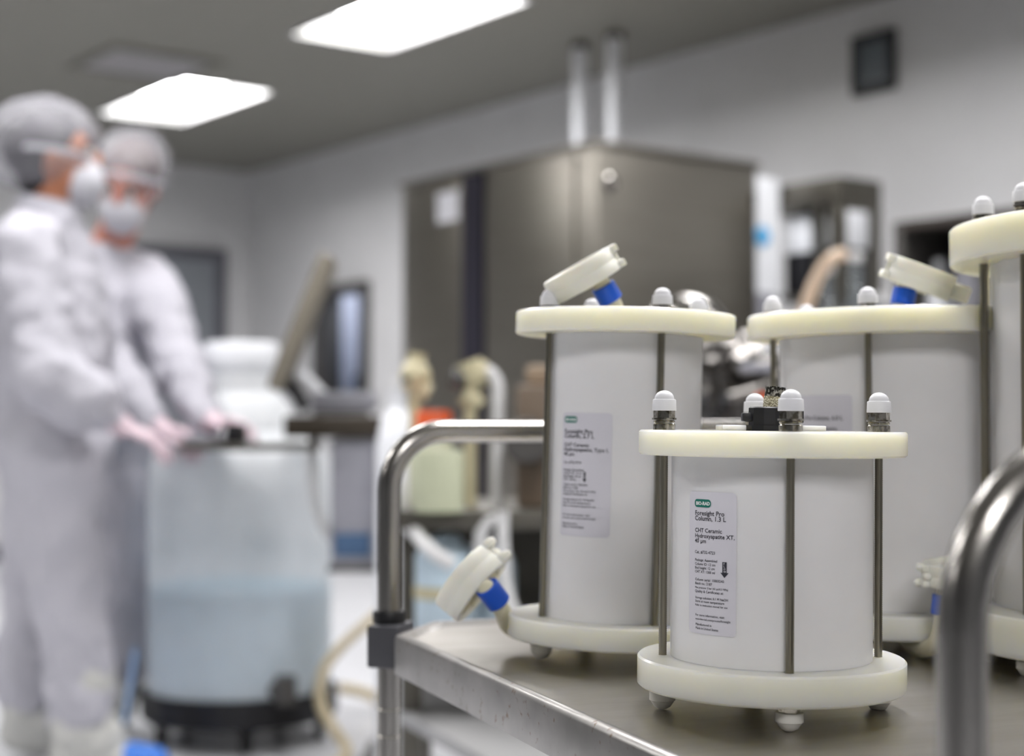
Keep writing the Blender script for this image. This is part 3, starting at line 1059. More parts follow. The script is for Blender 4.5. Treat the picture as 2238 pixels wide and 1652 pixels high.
# left column, bottom left
cc_ = W(1029, 1274, 1.26)
n2 = Vector((.76, -.20, -.60)).normalized()
clamp_end(left, cc_, n2, Vector((.50, .1, .80)), .0310, .0235,
          [cc_, W(1058, 1282, 1.235), W(1080, 1303, 1.235), W(1098, 1335, 1.245), W(1120, 1374, 1.27), W(1200, 1390, 1.25), W(1260, 1385, 1.243)],
          (W(1063, 1281, 1.233), W(1091, 1318, 1.24)))
# rear column, top
nu = Vector((.34, -.16, .92)).normalized()
cc_ = W(2012, 607, 1.30)
clamp_end(rear, cc_, -nu, Vector((-.92, 0, .34)), .0280, .0215,
          [cc_ - nu * .004 + Vector((-.012, 0, .004)), W(1979, 628, 1.30), W(1974, 650, 1.30), W(1970, 672, 1.30), W(1967, 705, 1.30)],
          (W(1978.4, 631, 1.30), W(1971, 667, 1.30)), knob=False)
mb = MB().cyl(cc_ + Vector((.031, 0, -.012)) - nu * .007, cc_ + Vector((.031, 0, -.012)) + nu * .007, .0105, seg=20, bev=.002)
wp('clamp_knob', mb, M['clamp'], rear, label='ivory round clamp knob')
# rear column, bottom, in front
cc_ = W(2088, 1252, 1.19)
clamp_end(rear, cc_, Vector((.04, .10, -1)), Vector((-1, -.1, 0)), .0245, .0170,
          [cc_ + Vector((-.004, 0, 0)), W(2068, 1295, 1.19), W(2064, 1330, 1.19), W(2058, 1375, 1.185), W(2040, 1412, 1.20), W(1995, 1415, 1.27), Vector((X3, D3, SZ + .010))],
          (W(2066, 1300, 1.19), W(2062, 1344, 1.19)), rtube=.0068)

# ---------------------------------------------------------------- white tank on a black dolly
TX = W(527, 900, 4.55)
tank = root('storage_tank', 'large white translucent plastic tank half full of pale blue liquid, on a black wheeled dolly', 'tank', (TX.x, 4.55, .12))
part('tank_body', MB().lathe([(0, 0), (.245, 0), (.263, .02), (.265, .60), (.260, .69), (.230, .735), (.160, .77), (.147, .84), (.108, .885), (.104, .955)], seg=64), M['tank'], tank)
part('screw_lid', MB().lathe([(0, .95), (.108, .95), (.110, .96), (.110, 1.015), (.10, 1.03), (0, 1.032)], seg=48), M['white_plastic'], tank)
part('liquid', MB().lathe([(0, .01), (.24, .01), (.256, .03), (.257, .322), (0, .322)], seg=64), M['liquid'], tank, label='pale blue liquid')
vp = Vector((.155, -.235, .06))
mb = MB()
mb.cyl(vp * .9 + Vector((0, 0, .0)), vp + Vector((.02, -.05, 0)), .028, seg=20)
mb.cyl(vp + Vector((.02, -.05, -.03)), vp + Vector((.02, -.05, .045)), .03, seg=20)
part('drain_valve', mb, M['grey_dark'], tank)
dol = root('tank_dolly', 'round black dolly on castors carrying the white tank', 'dolly', (TX.x, 4.55, 0))
part('platform', MB().lathe([(0, .070), (.275, .070), (.283, .078), (.283, .148), (.274, .152), (.269, .120), (0, .119)], seg=64), M['black'], dol)
for k in range(5):
    a = -PI / 2 + .25 + k * 2 * PI / 5
    p = Vector((math.cos(a) * .235, math.sin(a) * .235, 0))
    wl = part('caster', MB().cyl(p + Vector((-.012, 0, .033)), p + Vector((.012, 0, .033)), .033, seg=24, bev=.004), M['black_soft'], dol)
    part('caster_fork', MB().box(p + Vector((0, 0, .074)), (.045, .04, .03)), M['black'], wl, smooth=False)

# hose lying on the floor, from the drain valve
vpw = Vector((TX.x, 4.55, .12)) + vp + Vector((.02, -.05, .03))
single('drain_hose', MB().tube(smooth_path([W(840, 1330, 4.6), W(790, 1372, 4.52), W(735, 1425, 4.42), W(706, 1470, 4.36), W(700, 1535, 4.33), W(728, 1590, 4.30), W(758, 1640, 4.25), W(735, 1672, 4.05) , W(640, 1690, 3.98)], 8), .0155, seg=12), M['hose_beige'],
       'beige flexible hose looping down past the tank valve to the floor', 'hose')
single('floor_hose', MB().tube(smooth_path([W(745, 1503, 4.9), W(800, 1515, 4.95), W(850, 1540, 5.0), W(960, 1552, 5.05)], 8), .018, seg=12), M['hose_beige'],
       'short beige hose lying on the floor between tank and trolley post', 'hose')

# ---------------------------------------------------------------- workstation stand with tray, screen and boxes
wk = root('workstation_stand', 'steel workstation stand with a thin tray that both people lean over', 'stand', (W(700, 950, 4.2).x, 4.2, 0))
tl = W(395, 985, 4.15)
tr = W(840, 925, 4.2)
zt = .862
mb = MB()
poly = [(W(395, 0, 3.9).x, 3.9), (W(560, 0, 3.84).x, 3.82), (W(700, 0, 3.9).x, 3.90), (W(700, 0, 4.2).x, 4.24), (W(410, 0, 4.2).x, 4.24)]
wp('tray', MB().prism(poly, zt - .016, zt), M['steel_dark'], wk, smooth=False)
bx0, bx1 = W(640, 0, 4.15).x, W(845, 0, 4.15).x
wp('bracket', MB().box(((bx0 + bx1) / 2, 4.12, .905), (bx1 - bx0, .22, .055), None, .006), mat('dark_bronze_box', (66, 60, 52), .45, .5), wk)
wp('stand_column', MB().box((W(850, 0, 4.2).x, 4.16, .48), (.05, .05, .86), None, .004), M['steel_dark'], wk)
wp('stand_foot', MB().box((W(850, 0, 4.2).x, 4.16, .03), (.12, .3, .03), None, .01), M['grey_dark'], wk)
wp('cross_arm', MB().box((W(830, 0, 4.2).x, 4.2, .85), (.03, .04, .12), None, .003), M['grey_dark'], wk)
gx0, gx1 = W(736, 0, 4.15).x, W(830, 0, 4.15).x
gb = root('control_box', 'grey box hung below the workstation bracket, left of the trolley post', 'box', ((gx0 + gx1) / 2, 4.15, .53))
wp('box_body', MB().box(((gx0 + gx1) / 2, 4.13, .71), (gx1 - gx0, .18, .33), None, .008), M['grey_box'], gb)
wp('box_base', MB().box(((gx0 + gx1) / 2, 4.13, .538), (gx1 - gx0 + .01, .19, .018), None, .003), M['grey_dark'], gb)
wp('box_panel', MB().box(((gx0 + gx1) / 2, 4.035, .60), (gx1 - gx0 - .02, .01, .06), None, .003), M['bluegrey'], gb)
# monitor seen from its edge
m0, m1 = W(612, 838, 4.2), W(716, 578, 4.2)
ax = (m1 - m0).normalized()
mid = (m0 + m1) / 2
depth = Vector((-.10, .995, 0))
nn = ax.cross(depth).normalized()
depth = nn.cross(ax).normalized()
rm = Matrix((depth, nn, ax)).transposed()
mo = root('monitor', 'flat monitor seen edge-on, tilted back above the workstation tray', 'monitor', m0)
wp('monitor_case', MB().box(mid, (.36, .040, (m1 - m0).length + .03), rm, .006), M['monitor'], mo)
sgn = -1 if nn.x > 0 else 1
wp('screen', MB().box(mid + nn * sgn * .0202, (.33, .003, (m1 - m0).length - .01), rm), M['screen'], mo, smooth=False)
mb = MB()
mb.box(W(632, 838, 4.22), (.05, .10, .045), Matrix.Rotation(.5, 3, 'Y'), .008)
mb.cyl(W(640, 845, 4.22), W(668, 895, 4.22), .018, seg=16)
wp('tilt_mount', mb, M['black'], mo)
mb = MB()
mb.cyl(W(655, 820, 4.18), W(705, 872, 4.18), .022, seg=16)
wp('cable_sleeve', mb, M['white_plastic'], mo, label='white cable sleeve')
single('barcode_reader', MB().box(W(516, 955, 4.05) + Vector((0, 0, .006)), (.05, .07, .06), Matrix.Rotation(.1, 3, 'Y'), .008), M['black'], 'small black device under the gloved hand on the tray', 'device')
single('keyboard', MB().box((W(470, 950, 4.16).x, 4.18, zt + .011), (.15, .14, .02), None, .004), M['grey_box'], 'small grey keypad on the tray under the hands', 'keypad')
single('cable', MB().tube(smooth_path([W(690, 925, 4.08), W(683, 1010, 4.08), W(690, 1100, 4.08), W(716, 1165, 4.08), W(770, 1215, 4.1), W(830, 1245, 4.12)], 8), .013, seg=12), M['hose_white'],
       'pale cable sleeve hanging from the workstation bracket in front of the tank', 'cable')
single('equipment_tray', MB().box(W(755, 868, 4.25) + Vector((0, 0, -.012)), (.16, .2, .05), None, .01), M['grey_box'], 'grey shallow case on the workstation bracket right of the monitor', 'case')
# tall white bottle pair right of it
bx = W(868, 0, 3.9).x
bt = root('white_drum', 'slim white plastic drum left of the orange-capped bottle', 'drum', (bx, 3.95, .0))
part('drum_body', MB().lathe([(0, .02), (.05, .02), (.055, .04), (.055, .86), (.04, .93), (.022, .95), (.022, 1.0), (0, 1.0)], seg=32), M['white_plastic'], bt)
part('drum_cap', MB().cyl((0, 0, 1.0), (0, 0, 1.03), .026, seg=20), M['hose_white'], bt)
part('drum_base', MB().cyl((0, 0, 0), (0, 0, .03), .06, seg=24), M['grey_dark'], bt)

# ---------------------------------------------------------------- process skid behind the trolley
SA = 0.0
SR = Matrix.Rotation(SA, 3, 'Z')
S0 = Vector((W(902, 0, 3.05).x, 3.05, 0))
sk = root('process_skid', 'steel-framed process bench with two decks, behind the trolley handle', 'bench', S0, SR)
for (x_, y_) in ((0, 0), (.38, 0), (0, .34), (.38, .34)):
    part('post', MB().box((x_, y_, .37), (.042, .042, .74), None, .003), M['steel_dark'], sk)
part('top_deck', MB().box((.19, .14, .733), (.43, .50, .035), None, .004), M['steel_dark'], sk)
part('lower_deck', MB().prism([(-.02, .34), (-.02, -.02), (.16, -.46), (.40, -.46), (.40, .34)], .335, .358), mat('deck_paint', (150, 150, 150), .4), sk, smooth=False)
for sx in (.18, .38):
    part('post', MB().box((sx, -.43, .17), (.03, .03, .34), None, .003), M['steel_dark'], sk)
part('middle_deck', MB().box((.19, .13, .474), (.43, .50, .022), None, .003), M['steel_dark'], sk)
part('back_panel', MB().box((.19, .37, .55), (.42, .012, .34), None, .003), mat('skid_back_panel', (96, 94, 88), .5, .4), sk)
DZ = .7505


def on_deck(px, Y):
    p = W(px, 900, Y)
    return Vector((p.x, p.y, DZ))


b1 = on_deck(948, 3.12)
bo = root('capped_bottle', 'clear bottle with an orange-red screw cap on the bench behind the trolley handle', 'bottle', b1)
part('bottle_body', MB().lathe([(0, 0), (.046, 0), (.048, .005), (.048, .10), (.03, .135), (0, .135)], seg=28), M['green_glass'], bo)
part('screw_cap', MB().lathe([(0, .135), (.036, .135), (.036, .185), (.033, .19), (0, .19)], seg=28), M['orange'], bo, label='orange-red screw cap')
single('filter_housing', MB().lathe([(0, 0), (.046, 0), (.047, .01), (.047, .105), (.044, .115), (0, .115)], on_deck(960, 2.93), seg=32), M['green_glass'],
       'pale green-yellow filter cylinder seen through the trolley handle', 'filter')
# cream valve bodies with hoses
cv_ = root('diaphragm_valve', 'cream plastic valve cluster above the orange-capped bottle', 'valve', on_deck(905, 3.2))
mb = MB()
mb.cyl(on_deck(905, 3.2), on_deck(905, 3.2) + Vector((0, 0, .22)), .012, seg=16)
mb.ball(W(908, 822, 3.2), .032, (1, 1, 1.1))
mb.cyl(W(890, 835, 3.2), W(938, 860, 3.2), .020, seg=16)
mb.cyl(W(908, 800, 3.2), W(912, 772, 3.2), .018, seg=16)
wp('valve_body', mb, M['cream'], cv_)
wp('valve_handle', MB().cyl(W(880, 828, 3.18), W(896, 828, 3.18), .010, seg=16), M['grey_dark'], cv_)
cv2 = root('diaphragm_valve', 'cream plastic valve with a black knob feeding the white bent hose', 'valve', on_deck(1035, 3.1))
mb = MB()
mb.cyl(on_deck(1028, 3.1), W(1028, 860, 3.1), .012, seg=16)
mb.cyl(W(1024, 790, 3.1), W(1040, 835, 3.1), .026, .024, seg=20)
mb.cyl(W(1034, 815, 3.1), W(1064, 815, 3.1), .024, seg=20)
mb.cyl(W(1018, 860, 3.1), W(1046, 890, 3.1), .024, .018, seg=20)
mb.cyl(W(1040, 835, 3.1), W(1024, 865, 3.1), .014, seg=16)
wp('valve_body', mb, M['cream'], cv2)
wp('valve_knob', MB().cyl(W(985, 822, 3.1), W(1018, 834, 3.1), .021, seg=20, bev=.004), M['grey_dark'], cv2, label='dark grey knob')
single('bent_hose', MB().tube(smooth_path([W(1058, 812, 3.1), W(1072, 816, 3.1), W(1086, 840, 3.1), W(1088, 890, 3.1), W(1088, 1000, 3.1), W(1088, 1084, 3.1), on_deck(1088, 3.1)], 8), .0135, seg=14), M['hose_white'],
       'white hose bending over and down behind the trolley handle bar', 'hose')
single('drop_hose', MB().tube(smooth_path([W(1096, 1130, 2.95), W(1068, 1140, 2.95), W(1052, 1168, 2.95), W(1050, 1230, 2.95), W(1052, 1290, 2.95)], 8), .014, seg=14), M['hose_white'],
       'white hose hooking down under the bench top, right of the pale blue jug', 'hose')
single('drop_hose', MB().tube(smooth_path([W(1098, 1118, 2.93), W(1100, 1200, 2.93), W(1110, 1300, 2.93), W(1140, 1370, 2.93)], 8), .012, seg=14), M['hose_white'],
       'straight white hose running down beside the tall column, below the bench top', 'hose')
single('drop_hose', MB().tube(smooth_path([W(868, 1050, 2.98), W(880, 1128, 2.98), W(905, 1160, 2.95), W(945, 1205, 2.9), W(990, 1235, 2.9)], 8), .014, seg=14), M['hose_white'],
       'white hose slanting behind the trolley post towards the blue jug', 'hose')
# blue jug on the lower deck
jb = W(975, 1300, 2.98)
jg = root('carboy', 'pale blue carboy with a beige strap on the lower deck of the bench', 'jug', (jb.x, 3.02, .485))
part('jug_body', MB().lathe([(0, 0), (.058, 0), (.062, .006), (.062, .175), (.054, .19), (.03, .197), (.03, .20), (0, .20)], seg=36), M['paleblue'], jg)
part('strap', MB().lathe([(.0622, .095), (.064, .095), (.064, .118), (.0622, .118)], seg=36), M['cream'], jg)
part('jug_cap', MB().lathe([(0, .20), (.030, .20), (.030, .208), (.020, .218), (0, .222)], seg=28), M['paleblue'], jg)
jb = W(1080, 1300, 3.05)
jg = root('carboy', 'pale blue carboy half hidden behind the clamp at the tall column foot', 'jug', (jb.x, 3.08, .485))
part('jug_body', MB().lathe([(0, 0), (.040, 0), (.042, .006), (.042, .15), (.035, .17), (.02, .18), (.02, .185), (0, .185)], seg=36), M['paleblue'], jg)
part('jug_cap', MB().cyl((0, 0, .185), (0, 0, .20), .024, seg=20), M['white_plastic'], jg)
# machine housings right of the hose
pb = on_deck(1150, 3.15)
pm = root('peristaltic_pump', 'brown and grey pump housing on the bench, showing left of the tall column', 'pump', pb)
part('pump_body', MB().box((.06, 0, .12), (.16, .16, .24), None, .01), mat('pump_brown', (112, 98, 84), .5), pm)
part('pump_head', MB().cyl((.0, -.08, .13), (.0, -.13, .13), .045, seg=28, bev=.005), M['grey_dark'], pm)
part('pump_handle', MB().box((.06, 0, .262), (.12, .03, .04), None, .01), mat('pump_tan', (150, 132, 112), .5), pm)
# stainless manifold between the columns
mf = root('valve_manifold', 'shiny stainless manifold of clamped fittings glinting between the columns', 'manifold', on_deck(1600, 3.35) * 1.0)
mt_ = mat('satin_fitting_steel', (118, 115, 112), 0.3, 1.0)
b0_ = on_deck(1600, 3.35)
for i, (px, py, kind) in enumerate(((1500, 770, 0), (1536, 785, 1), (1570, 745, 1), (1605, 765, 1), (1600, 800, 1), (1636, 752, 1), (1650, 800, 0), (1690, 800, 1), (1560, 850, 0), (1620, 860, 0), (1660, 850, 1))):
    mb = MB()
    p = W(px, py, 3.3 + .03 * (i % 3))
    if kind:
        mb.lathe([(0, -.012), (.028, -.012), (.032, -.004), (.032, .004), (.028, .012), (0, .012)], p, (.5, -.8, .3 + .2 * (i % 2)), 24)
        mb.ball(p + Vector((.01, -.02, .022)), .012)
    else:
        mb.cyl(p - Vector((.03, 0, .01)), p + Vector((.05, 0, .012)), .018, seg=20)
        mb.ball(p + Vector((.05, 0, .012)), .022)
    wp('clamped_fitting', mb, mt_, mf)
mb = MB()
mb.tube(smooth_path([W(1480, 790, 3.35), W(1540, 800, 3.35), W(1620, 806, 3.35), W(1760, 808, 3.35)], 6), .017)
mb.tube([W(1560, 800, 3.35), W(1560, 1110, 3.35)], .014)
mb.tube([W(1640, 806, 3.35), W(1640, 1110, 3.35)], .014)
mb.tube([W(1600, 1000, 3.33), W(1600, 760, 3.33)], .012)
wp('manifold_pipe', mb, mt_, mf)
wp('mounting_foot', MB().box((W(1600, 0, 3.35).x, 3.36, .735), (.14, .1, .03), None, .004), M['steel_dark'], mf)
for px, py, m_, nm, lb in ((1655, 815, 'white_plastic', 'white', 'white pipe cap on the manifold right of the glints'), ):
    pass
wp('label_tag', MB().box(W(1655, 803, 3.2), (.07, .012, .020), None, .004), M['grey_box'], mf, label='pale flat tag')
wp('hand_wheel', MB().lathe([(0, 0), (.02, 0), (.02, .02), (0, .02)], W(1664, 880, 3.2), (0, -1, 0), 20), M['orange'], mf, label='orange hand wheel')
mb = MB()
for px, py in ((1525, 880), (1572, 878), (1545, 915)):
    mb.cyl(W(px, py, 3.25), W(px + 18, py + 6, 3.25), .022, seg=16)
wp('black_knob', mb, M['black'], mf, label='black knobs')
# manifold stands on its own frame
mfb = root('manifold_bench', 'dark steel bench under the shiny manifold, between the columns', 'bench', (.60, 3.45, 0))
cx_ = W(1660, 0, 3.45).x
part('bench_top', MB().box((0, 0, .70), (.62, .5, .04), None, .004), M['steel_dark'], mfb)
for sx in (-1, 1):
    for sy in (-1, 1):
        part('leg', MB().box((sx * .28, sy * .22, .34), (.04, .04, .68), None, .003), M['steel_dark'], mfb)
part('rear_panel', MB().box((0, .24, .90), (.62, .02, .36), None, .003), mat('bench_back', (92, 90, 88), .45, .5), mfb)
# shiny dome vessel behind the tall column
dv_ = W(1502, 0, 3.9)
vs = root('pressure_vessel', 'stainless vessel with a polished domed lid rising behind the tall column', 'vessel', (dv_.x, 3.95, 0))
part('vessel_shell', MB().lathe([(0, .2), (.06, .2), (.092, .26), (.092, 1.16), (0, 1.16)], seg=40), M['steel'], vs)
part('domed_lid', MB().lathe([(.112, 1.145), (.112, 1.155)] + [(.108 * math.cos(k * PI / 20), 1.155 + .088 * math.sin(k * PI / 20)) for k in range(10)] + [(0, 1.243)], seg=40), M['tube_steel'], vs)
for k in range(3):
    a = k * 2 * PI / 3 + .4
    part('leg', MB().cyl((math.cos(a) * .08, math.sin(a) * .08, 0), (math.cos(a) * .08, math.sin(a) * .08, .3), .012, seg=12), M['steel'], vs)

# ---------------------------------------------------------------- bench with glassware under the rack, tan hose
gbn = root('side_bench', 'grey steel side bench in front of the rack, behind the wide column', 'bench', (W(1850, 0, 4.3).x, 4.35, 0))
part('bench_top', MB().box((.15, 0, .88), (1.3, .5, .04), None, .004), M['steel'], gbn)
for sx in (-.45, .75):
    for sy in (-1, 1):
        part('leg', MB().box((sx, sy * .2, .43), (.04, .04, .86), None, .003), M['steel_dark'], gbn)
GZ = .90


def flask(px, Y, r, h, label):
    p = W(px, 900, Y)
    o = root('glass_flask', label, 'flask', (p.x, Y, GZ))
    part('flask_body', MB().lathe([(0, 0), (r * .9, 0), (r, .01), (r, h * .45), (r * .85, h * .6), (r * .35, h * .8), (r * .3, h), (r * .24, h), (r * .28, h * .8), (r * .78, h * .58), (r * .93, h * .44), (r * .93, .014), (0, .01)], seg=32), M['glass'], o)
    part('stopper', MB().lathe([(0, h - .005), (r * .34, h - .005), (r * .36, h + .02), (0, h + .025)], seg=20), M['hose_white'], o)
    part('flask_contents', MB().lathe([(0, .012), (r * .9, .012), (r * .9, h * .35), (0, h * .35)], seg=28), M['grey_box'], o)


flask(1812, 4.28, .055, .43, 'tall clear glass flask on the side bench, left one under the rack')
flask(1872, 4.25, .060, .46, 'tall clear glass flask on the side bench, right one under the rack')
flask(1925, 4.42, .055, .36, 'shorter clear glass flask just left of the tilted ivory clamp')
flask(1765, 4.35, .045, .30, 'short clear glass flask beside the tan hose')
single('tan_hose', MB().tube(smooth_path([W(1738, 930, 4.15), W(1745, 760, 4.15), W(1762, 670, 4.15), W(1788, 605, 4.15), W(1815, 568, 4.15), W(1842, 556, 4.18)], 8), .018, seg=14), M['hose_tan'],
       'tan curved hose rising from the side bench behind the wide column', 'hose')
single('jar', MB().lathe([(0, 0), (.05, 0), (.052, .01), (.052, .10), (.04, .12), (0, .12)], (W(1990, 0, 4.4).x, 4.4, GZ), seg=24), M['grey_box'], 'grey jar on the side bench behind the tilted clamp', 'jar')


# ---------------------------------------------------------------- people
def clouds(scale):
    t_ = bpy.data.textures.new('fold_noise', 'CLOUDS')
    t_.noise_scale = scale
    t_.noise_depth = 2
    return t_


def fuse(o, voxel, smooth_it=4, disp=None):
    m_ = o.modifiers.new('Remesh', 'REMESH')
    m_.mode = 'VOXEL'
    m_.voxel_size = voxel
    m_.use_smooth_shade = True
    s2 = o.modifiers.new('Smooth', 'SMOOTH')
    s2.iterations = smooth_it
    s2.factor = .6
    if disp:
        for sc_, st_ in disp:
            d_ = o.modifiers.new('Displace', 'DISPLACE')
            d_.texture = clouds(sc_)
            d_.texture_coords = 'LOCAL'
            d_.strength = st_
            d_.mid_level = .5


def hand(mb, wrist, d, palm_n, side, curl=.35, s=1.0):
    """wrist point, d finger direction, palm_n points out of the palm, side = thumb side direction"""
    wrist, d, pn, sd = Vector(wrist), Vector(d).normalized(), Vector(palm_n), Vector(side)
    pn = (pn - d * pn.dot(d)).normalized()
    sd = (sd - d * sd.dot(d) - pn * sd.dot(pn)).normalized()
    # palm
    for k in range(4):
        off = sd * (.030 - .020 * k) * s
        mb.cap(wrist + off * .55 + d * .01 * s, .013 * s, wrist + off + d * .085 * s, .0115 * s, 12)
    lens = (.072, .080, .074, .058)
    for k in range(4):
        off = sd * (.032 - .0213 * k) * s
        p = wrist + off + d * .088 * s
        dd = (d + sd * (.10 - .07 * k)).normalized()
        rr_ = (.0085, .0088, .0083, .0074)[k] * s
        L = lens[k] * s
        c = curl + .08 * k
        for seg_, fr_ in enumerate((.45, .30, .25)):
            dd = (dd + pn * c).normalized()
            q = p + dd * L * fr_
            mb.cap(p, rr_, q, rr_ * .92, 10)
            p = q
            rr_ *= .92
    p = wrist + sd * .022 * s + d * .020 * s
    dd = (d * .75 + sd * .75 + pn * .25).normalized()
    for fr_, rr_ in ((.042, .0115), (.034, .0098), (.026, .0088)):
        q = p + dd * fr_ * s
        mb.cap(p, rr_ * s, q, rr_ * .92 * s, 10)
        p = q
        dd = (dd + d * .35 + pn * .1).normalized()


def make_person(P):
    o = root('person', P['label'], 'person', (P['pelvis'][0], P['pelvis'][1], 0))
    Vv = {k: Vector(v) for k, v in P.items() if isinstance(v, (tuple, Vector)) and len(v) == 3 and not isinstance(v[0], str)}
    f = Vv['face'].normalized()               # facing direction of the head
    hc = Vv['head']
    up = (Vv['headup']).normalized()
    f = (f - up * f.dot(up)).normalized()
    sd = f.cross(up).normalized()             # person's right
    HR = Matrix((sd, f, up)).transposed()
    # one continuous body: head, neck, trunk, limbs, hands' wrists
    b = MB()
    b.ball(hc + up * .018 - f * .012, .098, (.80, 1.0, .98), HR)
    b.ball(hc - up * .045 + f * .025, .068, (.92, 1.0, 1.15), HR)
    b.cap(hc - up * .098 + f * .055, .026, hc - up * .098 + f * .06, .024)
    b.ball(hc - up * .012 + f * .098, .017, (.8, 1.1, 1.6), HR, 2)
    b.ball(hc + up * .028 + f * .075, .03, (1.9, .7, .5), HR, 2)
    for q in (-1, 1):
        b.ball(hc + sd * .078 * q - up * .01 - f * .01, .026, (.45, .8, 1.2), HR, 2)
        b.ball(hc + sd * .035 * q - up * .035 + f * .062, .026, (1, .8, .9), HR, 2)
    b.cap(hc - up * .06 - f * .02, .056, Vv['neck'], .060)
    b.cap(Vv['neck'], .06, Vv['chest'], .12)
    b.cap(Vv['chest'] , .13, Vv['pelvis'], .13)
    for S_ in 'rl':
        b.cap(Vv['sh_' + S_], .052, Vv['el_' + S_], .040)
        b.cap(Vv['el_' + S_], .040, Vv['wr_' + S_], .027)
        b.cap(Vv['chest'] + (Vv['sh_' + S_] - Vv['chest']) * .3, .08, Vv['sh_' + S_], .055)
        b.cap(Vv['hip_' + S_], .085, Vv['kn_' + S_], .056)
        b.cap(Vv['kn_' + S_], .056, Vv['an_' + S_], .038)
        ft = Vv['toe'] if 'toe' in Vv else Vector((1, 0, 0))
        b.cap(Vv['an_' + S_] + Vector((0, 0, -.045)), .036, Vv['an_' + S_] + ft * .15 + Vector((0, 0, -.062)), .028)
    body = wp('body', b, M[P['skin']], o)
    fuse(body, .009, 3)
    # coverall
    b = MB()
    g = P.get('sleeve', 1.0)
    b.cap(Vv['neck'] - Vector((0, 0, .035)), .082, Vv['chest'], .155)
    b.cap(Vv['chest'], .165, Vv['pelvis'] + Vector((0, 0, .05)), .158)
    b.ball(Vv['pelvis'], .165, (1, 1.12, 1))
    b.ball((Vv['chest'] + Vv['pelvis']) / 2 + Vector((0, 0, .02)), .17, (1, 1.1, 1.3))
    for S_ in 'rl':
        b.cap(Vv['chest'] + (Vv['sh_' + S_] - Vv['chest']) * .3 + Vector((0, 0, .01)), .115, Vv['sh_' + S_], .086)
        b.cap(Vv['sh_' + S_], .090, Vv['el_' + S_], .074 * g)
        wv_ = (Vv['wr_' + S_] - Vv['el_' + S_])
        b.cap(Vv['el_' + S_], .076 * g, Vv['el_' + S_] + wv_ * .55, .068 * g)
        b.cap(Vv['el_' + S_] + wv_ * .55, .064 * g, Vv['el_' + S_] + wv_ * .93, .040)
        b.cap(Vv['hip_' + S_], .128, Vv['kn_' + S_], .098)
        b.cap(Vv['kn_' + S_], .098, Vv['an_' + S_] + Vector((0, 0, .09)), .088)
    cov = wp('coverall', b, M['suit'], o)
    fuse(cov, .012, 5, ((.17, .050), (.075, .026)))
    # collar
    tdir = (hc - Vv['neck']).normalized()
    wp('collar', MB().lathe([(.072, -.02), (.088, -.03), (.084, .015), (.078, .030), (.070, .028), (.066, -.01)], Vv['neck'] + tdir * .0, tuple(tdir), 32), M['suit'], o)
    # hair, net, mask
    hr = wp('hair', MB().ball(hc + up * .035 - f * .028, .104, (.84, 1.0, .95), HR).ball(hc + up * .04 - f * .05, .10, (.84, .9, .9), HR).ball(hc - up * .03 - f * .06, .06, (1.1, .9, 1.2), HR), M[P['hairm']], o)
    nb = MB().ball(hc + up * P.get('net_up', .052) - f * P.get('net_back', .035), P.get('net_r', .135), (.93, 1.12, .88), HR, 4)
    nt_ = wp('hair_net', nb, M['net'], o, label='white puffy hair net')
    d_ = nt_.modifiers.new('Displace', 'DISPLACE')
    d_.texture = clouds(.05)
    d_.texture_coords = 'LOCAL'
    d_.strength = .022
    wp('net_band', MB().lathe([(.0, -.0)] and [(.098, -.006), (.104, -.006), (.104, .008), (.098, .008)], hc + up * .012 - f * .012 + up * .0, tuple((up - f * .45 * P.get('net_t', 1)).normalized()), 40), M['mask'], o)
    mk = MB()
    mk.ball(hc - up * .064 + f * .050, .070, (.90, .90, 1.04), HR, 3)
    mo_ = wp('face_mask', mk, M['mask'], o, label='white face mask')
    mb = MB()
    for q in (-1, 1):
        mb.tube(smooth_path([hc + sd * .055 * q - up * .03 + f * .07, hc + sd * .079 * q - up * .012 + f * .03, hc + sd * .083 * q + up * .012 - f * .01], 5), .0022, seg=6)
    wp('ear_loop', mb, M['mask'], mo_)
    for q in (-1, 1):
        ey = wp('eye', MB().ball(hc + sd * .032 * q + up * .004 + f * .083, .0125, sub=2), M['eye'], o)
        wp('iris', MB().ball(hc + sd * .032 * q + up * .002 + f * .0925, .0055, sub=2), M['iris'], ey)
        wp('eyebrow', MB().tube(smooth_path([hc + sd * .014 * q + up * .026 + f * .098, hc + sd * .032 * q + up * .031 + f * .094, hc + sd * .052 * q + up * .024 + f * .078], 4), .0045, seg=8), M['hair'], o)
    # gloves
    for S_ in 'rl':
        b = MB()
        d = Vv['hd_' + S_]
        wr = Vv['wr_' + S_]
        back = (Vv['el_' + S_] - wr).normalized()
        b.cap(wr + back * .035, .031, wr + Vector(d).normalized() * .012, .029)
        hand(b, wr, d, Vv['pn_' + S_], Vv['ts_' + S_], P.get('curl', .35))
        gl = wp('glove', b, M['glove'], o, label='pale pink latex glove')
        fuse(gl, .0028, 2)
    # boot covers
    for S_ in 'rl':
        an = Vv['an_' + S_]
        ft = Vv['toe']
        b = MB()
        b.cap(an + Vector((0, 0, .16)), .088, an + Vector((0, 0, .02)), .074)
        b.cap(an + Vector((0, 0, -.045)), .052, an + ft * .17 + Vector((0, 0, -.058)), .040)
        b.cap(an + ft * -.03 + Vector((0, 0, -.04)), .050, an + ft * .05, .066)
        bc = wp('boot_cover', b, M['suitshade'], o)
        fuse(bc, .009, 3, ((.05, .012),))
        if not P.get('overshoe'):
            continue
        tip = wp('overshoe', MB().cap(an + ft * .13 + Vector((0, 0, -.055)), .046, an + ft * .19 + Vector((0, 0, -.060)), .040), M['shoeblue'], bc, label='blue overshoe toe')
    return o


def Wd(px, py, Y):
    return tuple(W(px, py, Y))


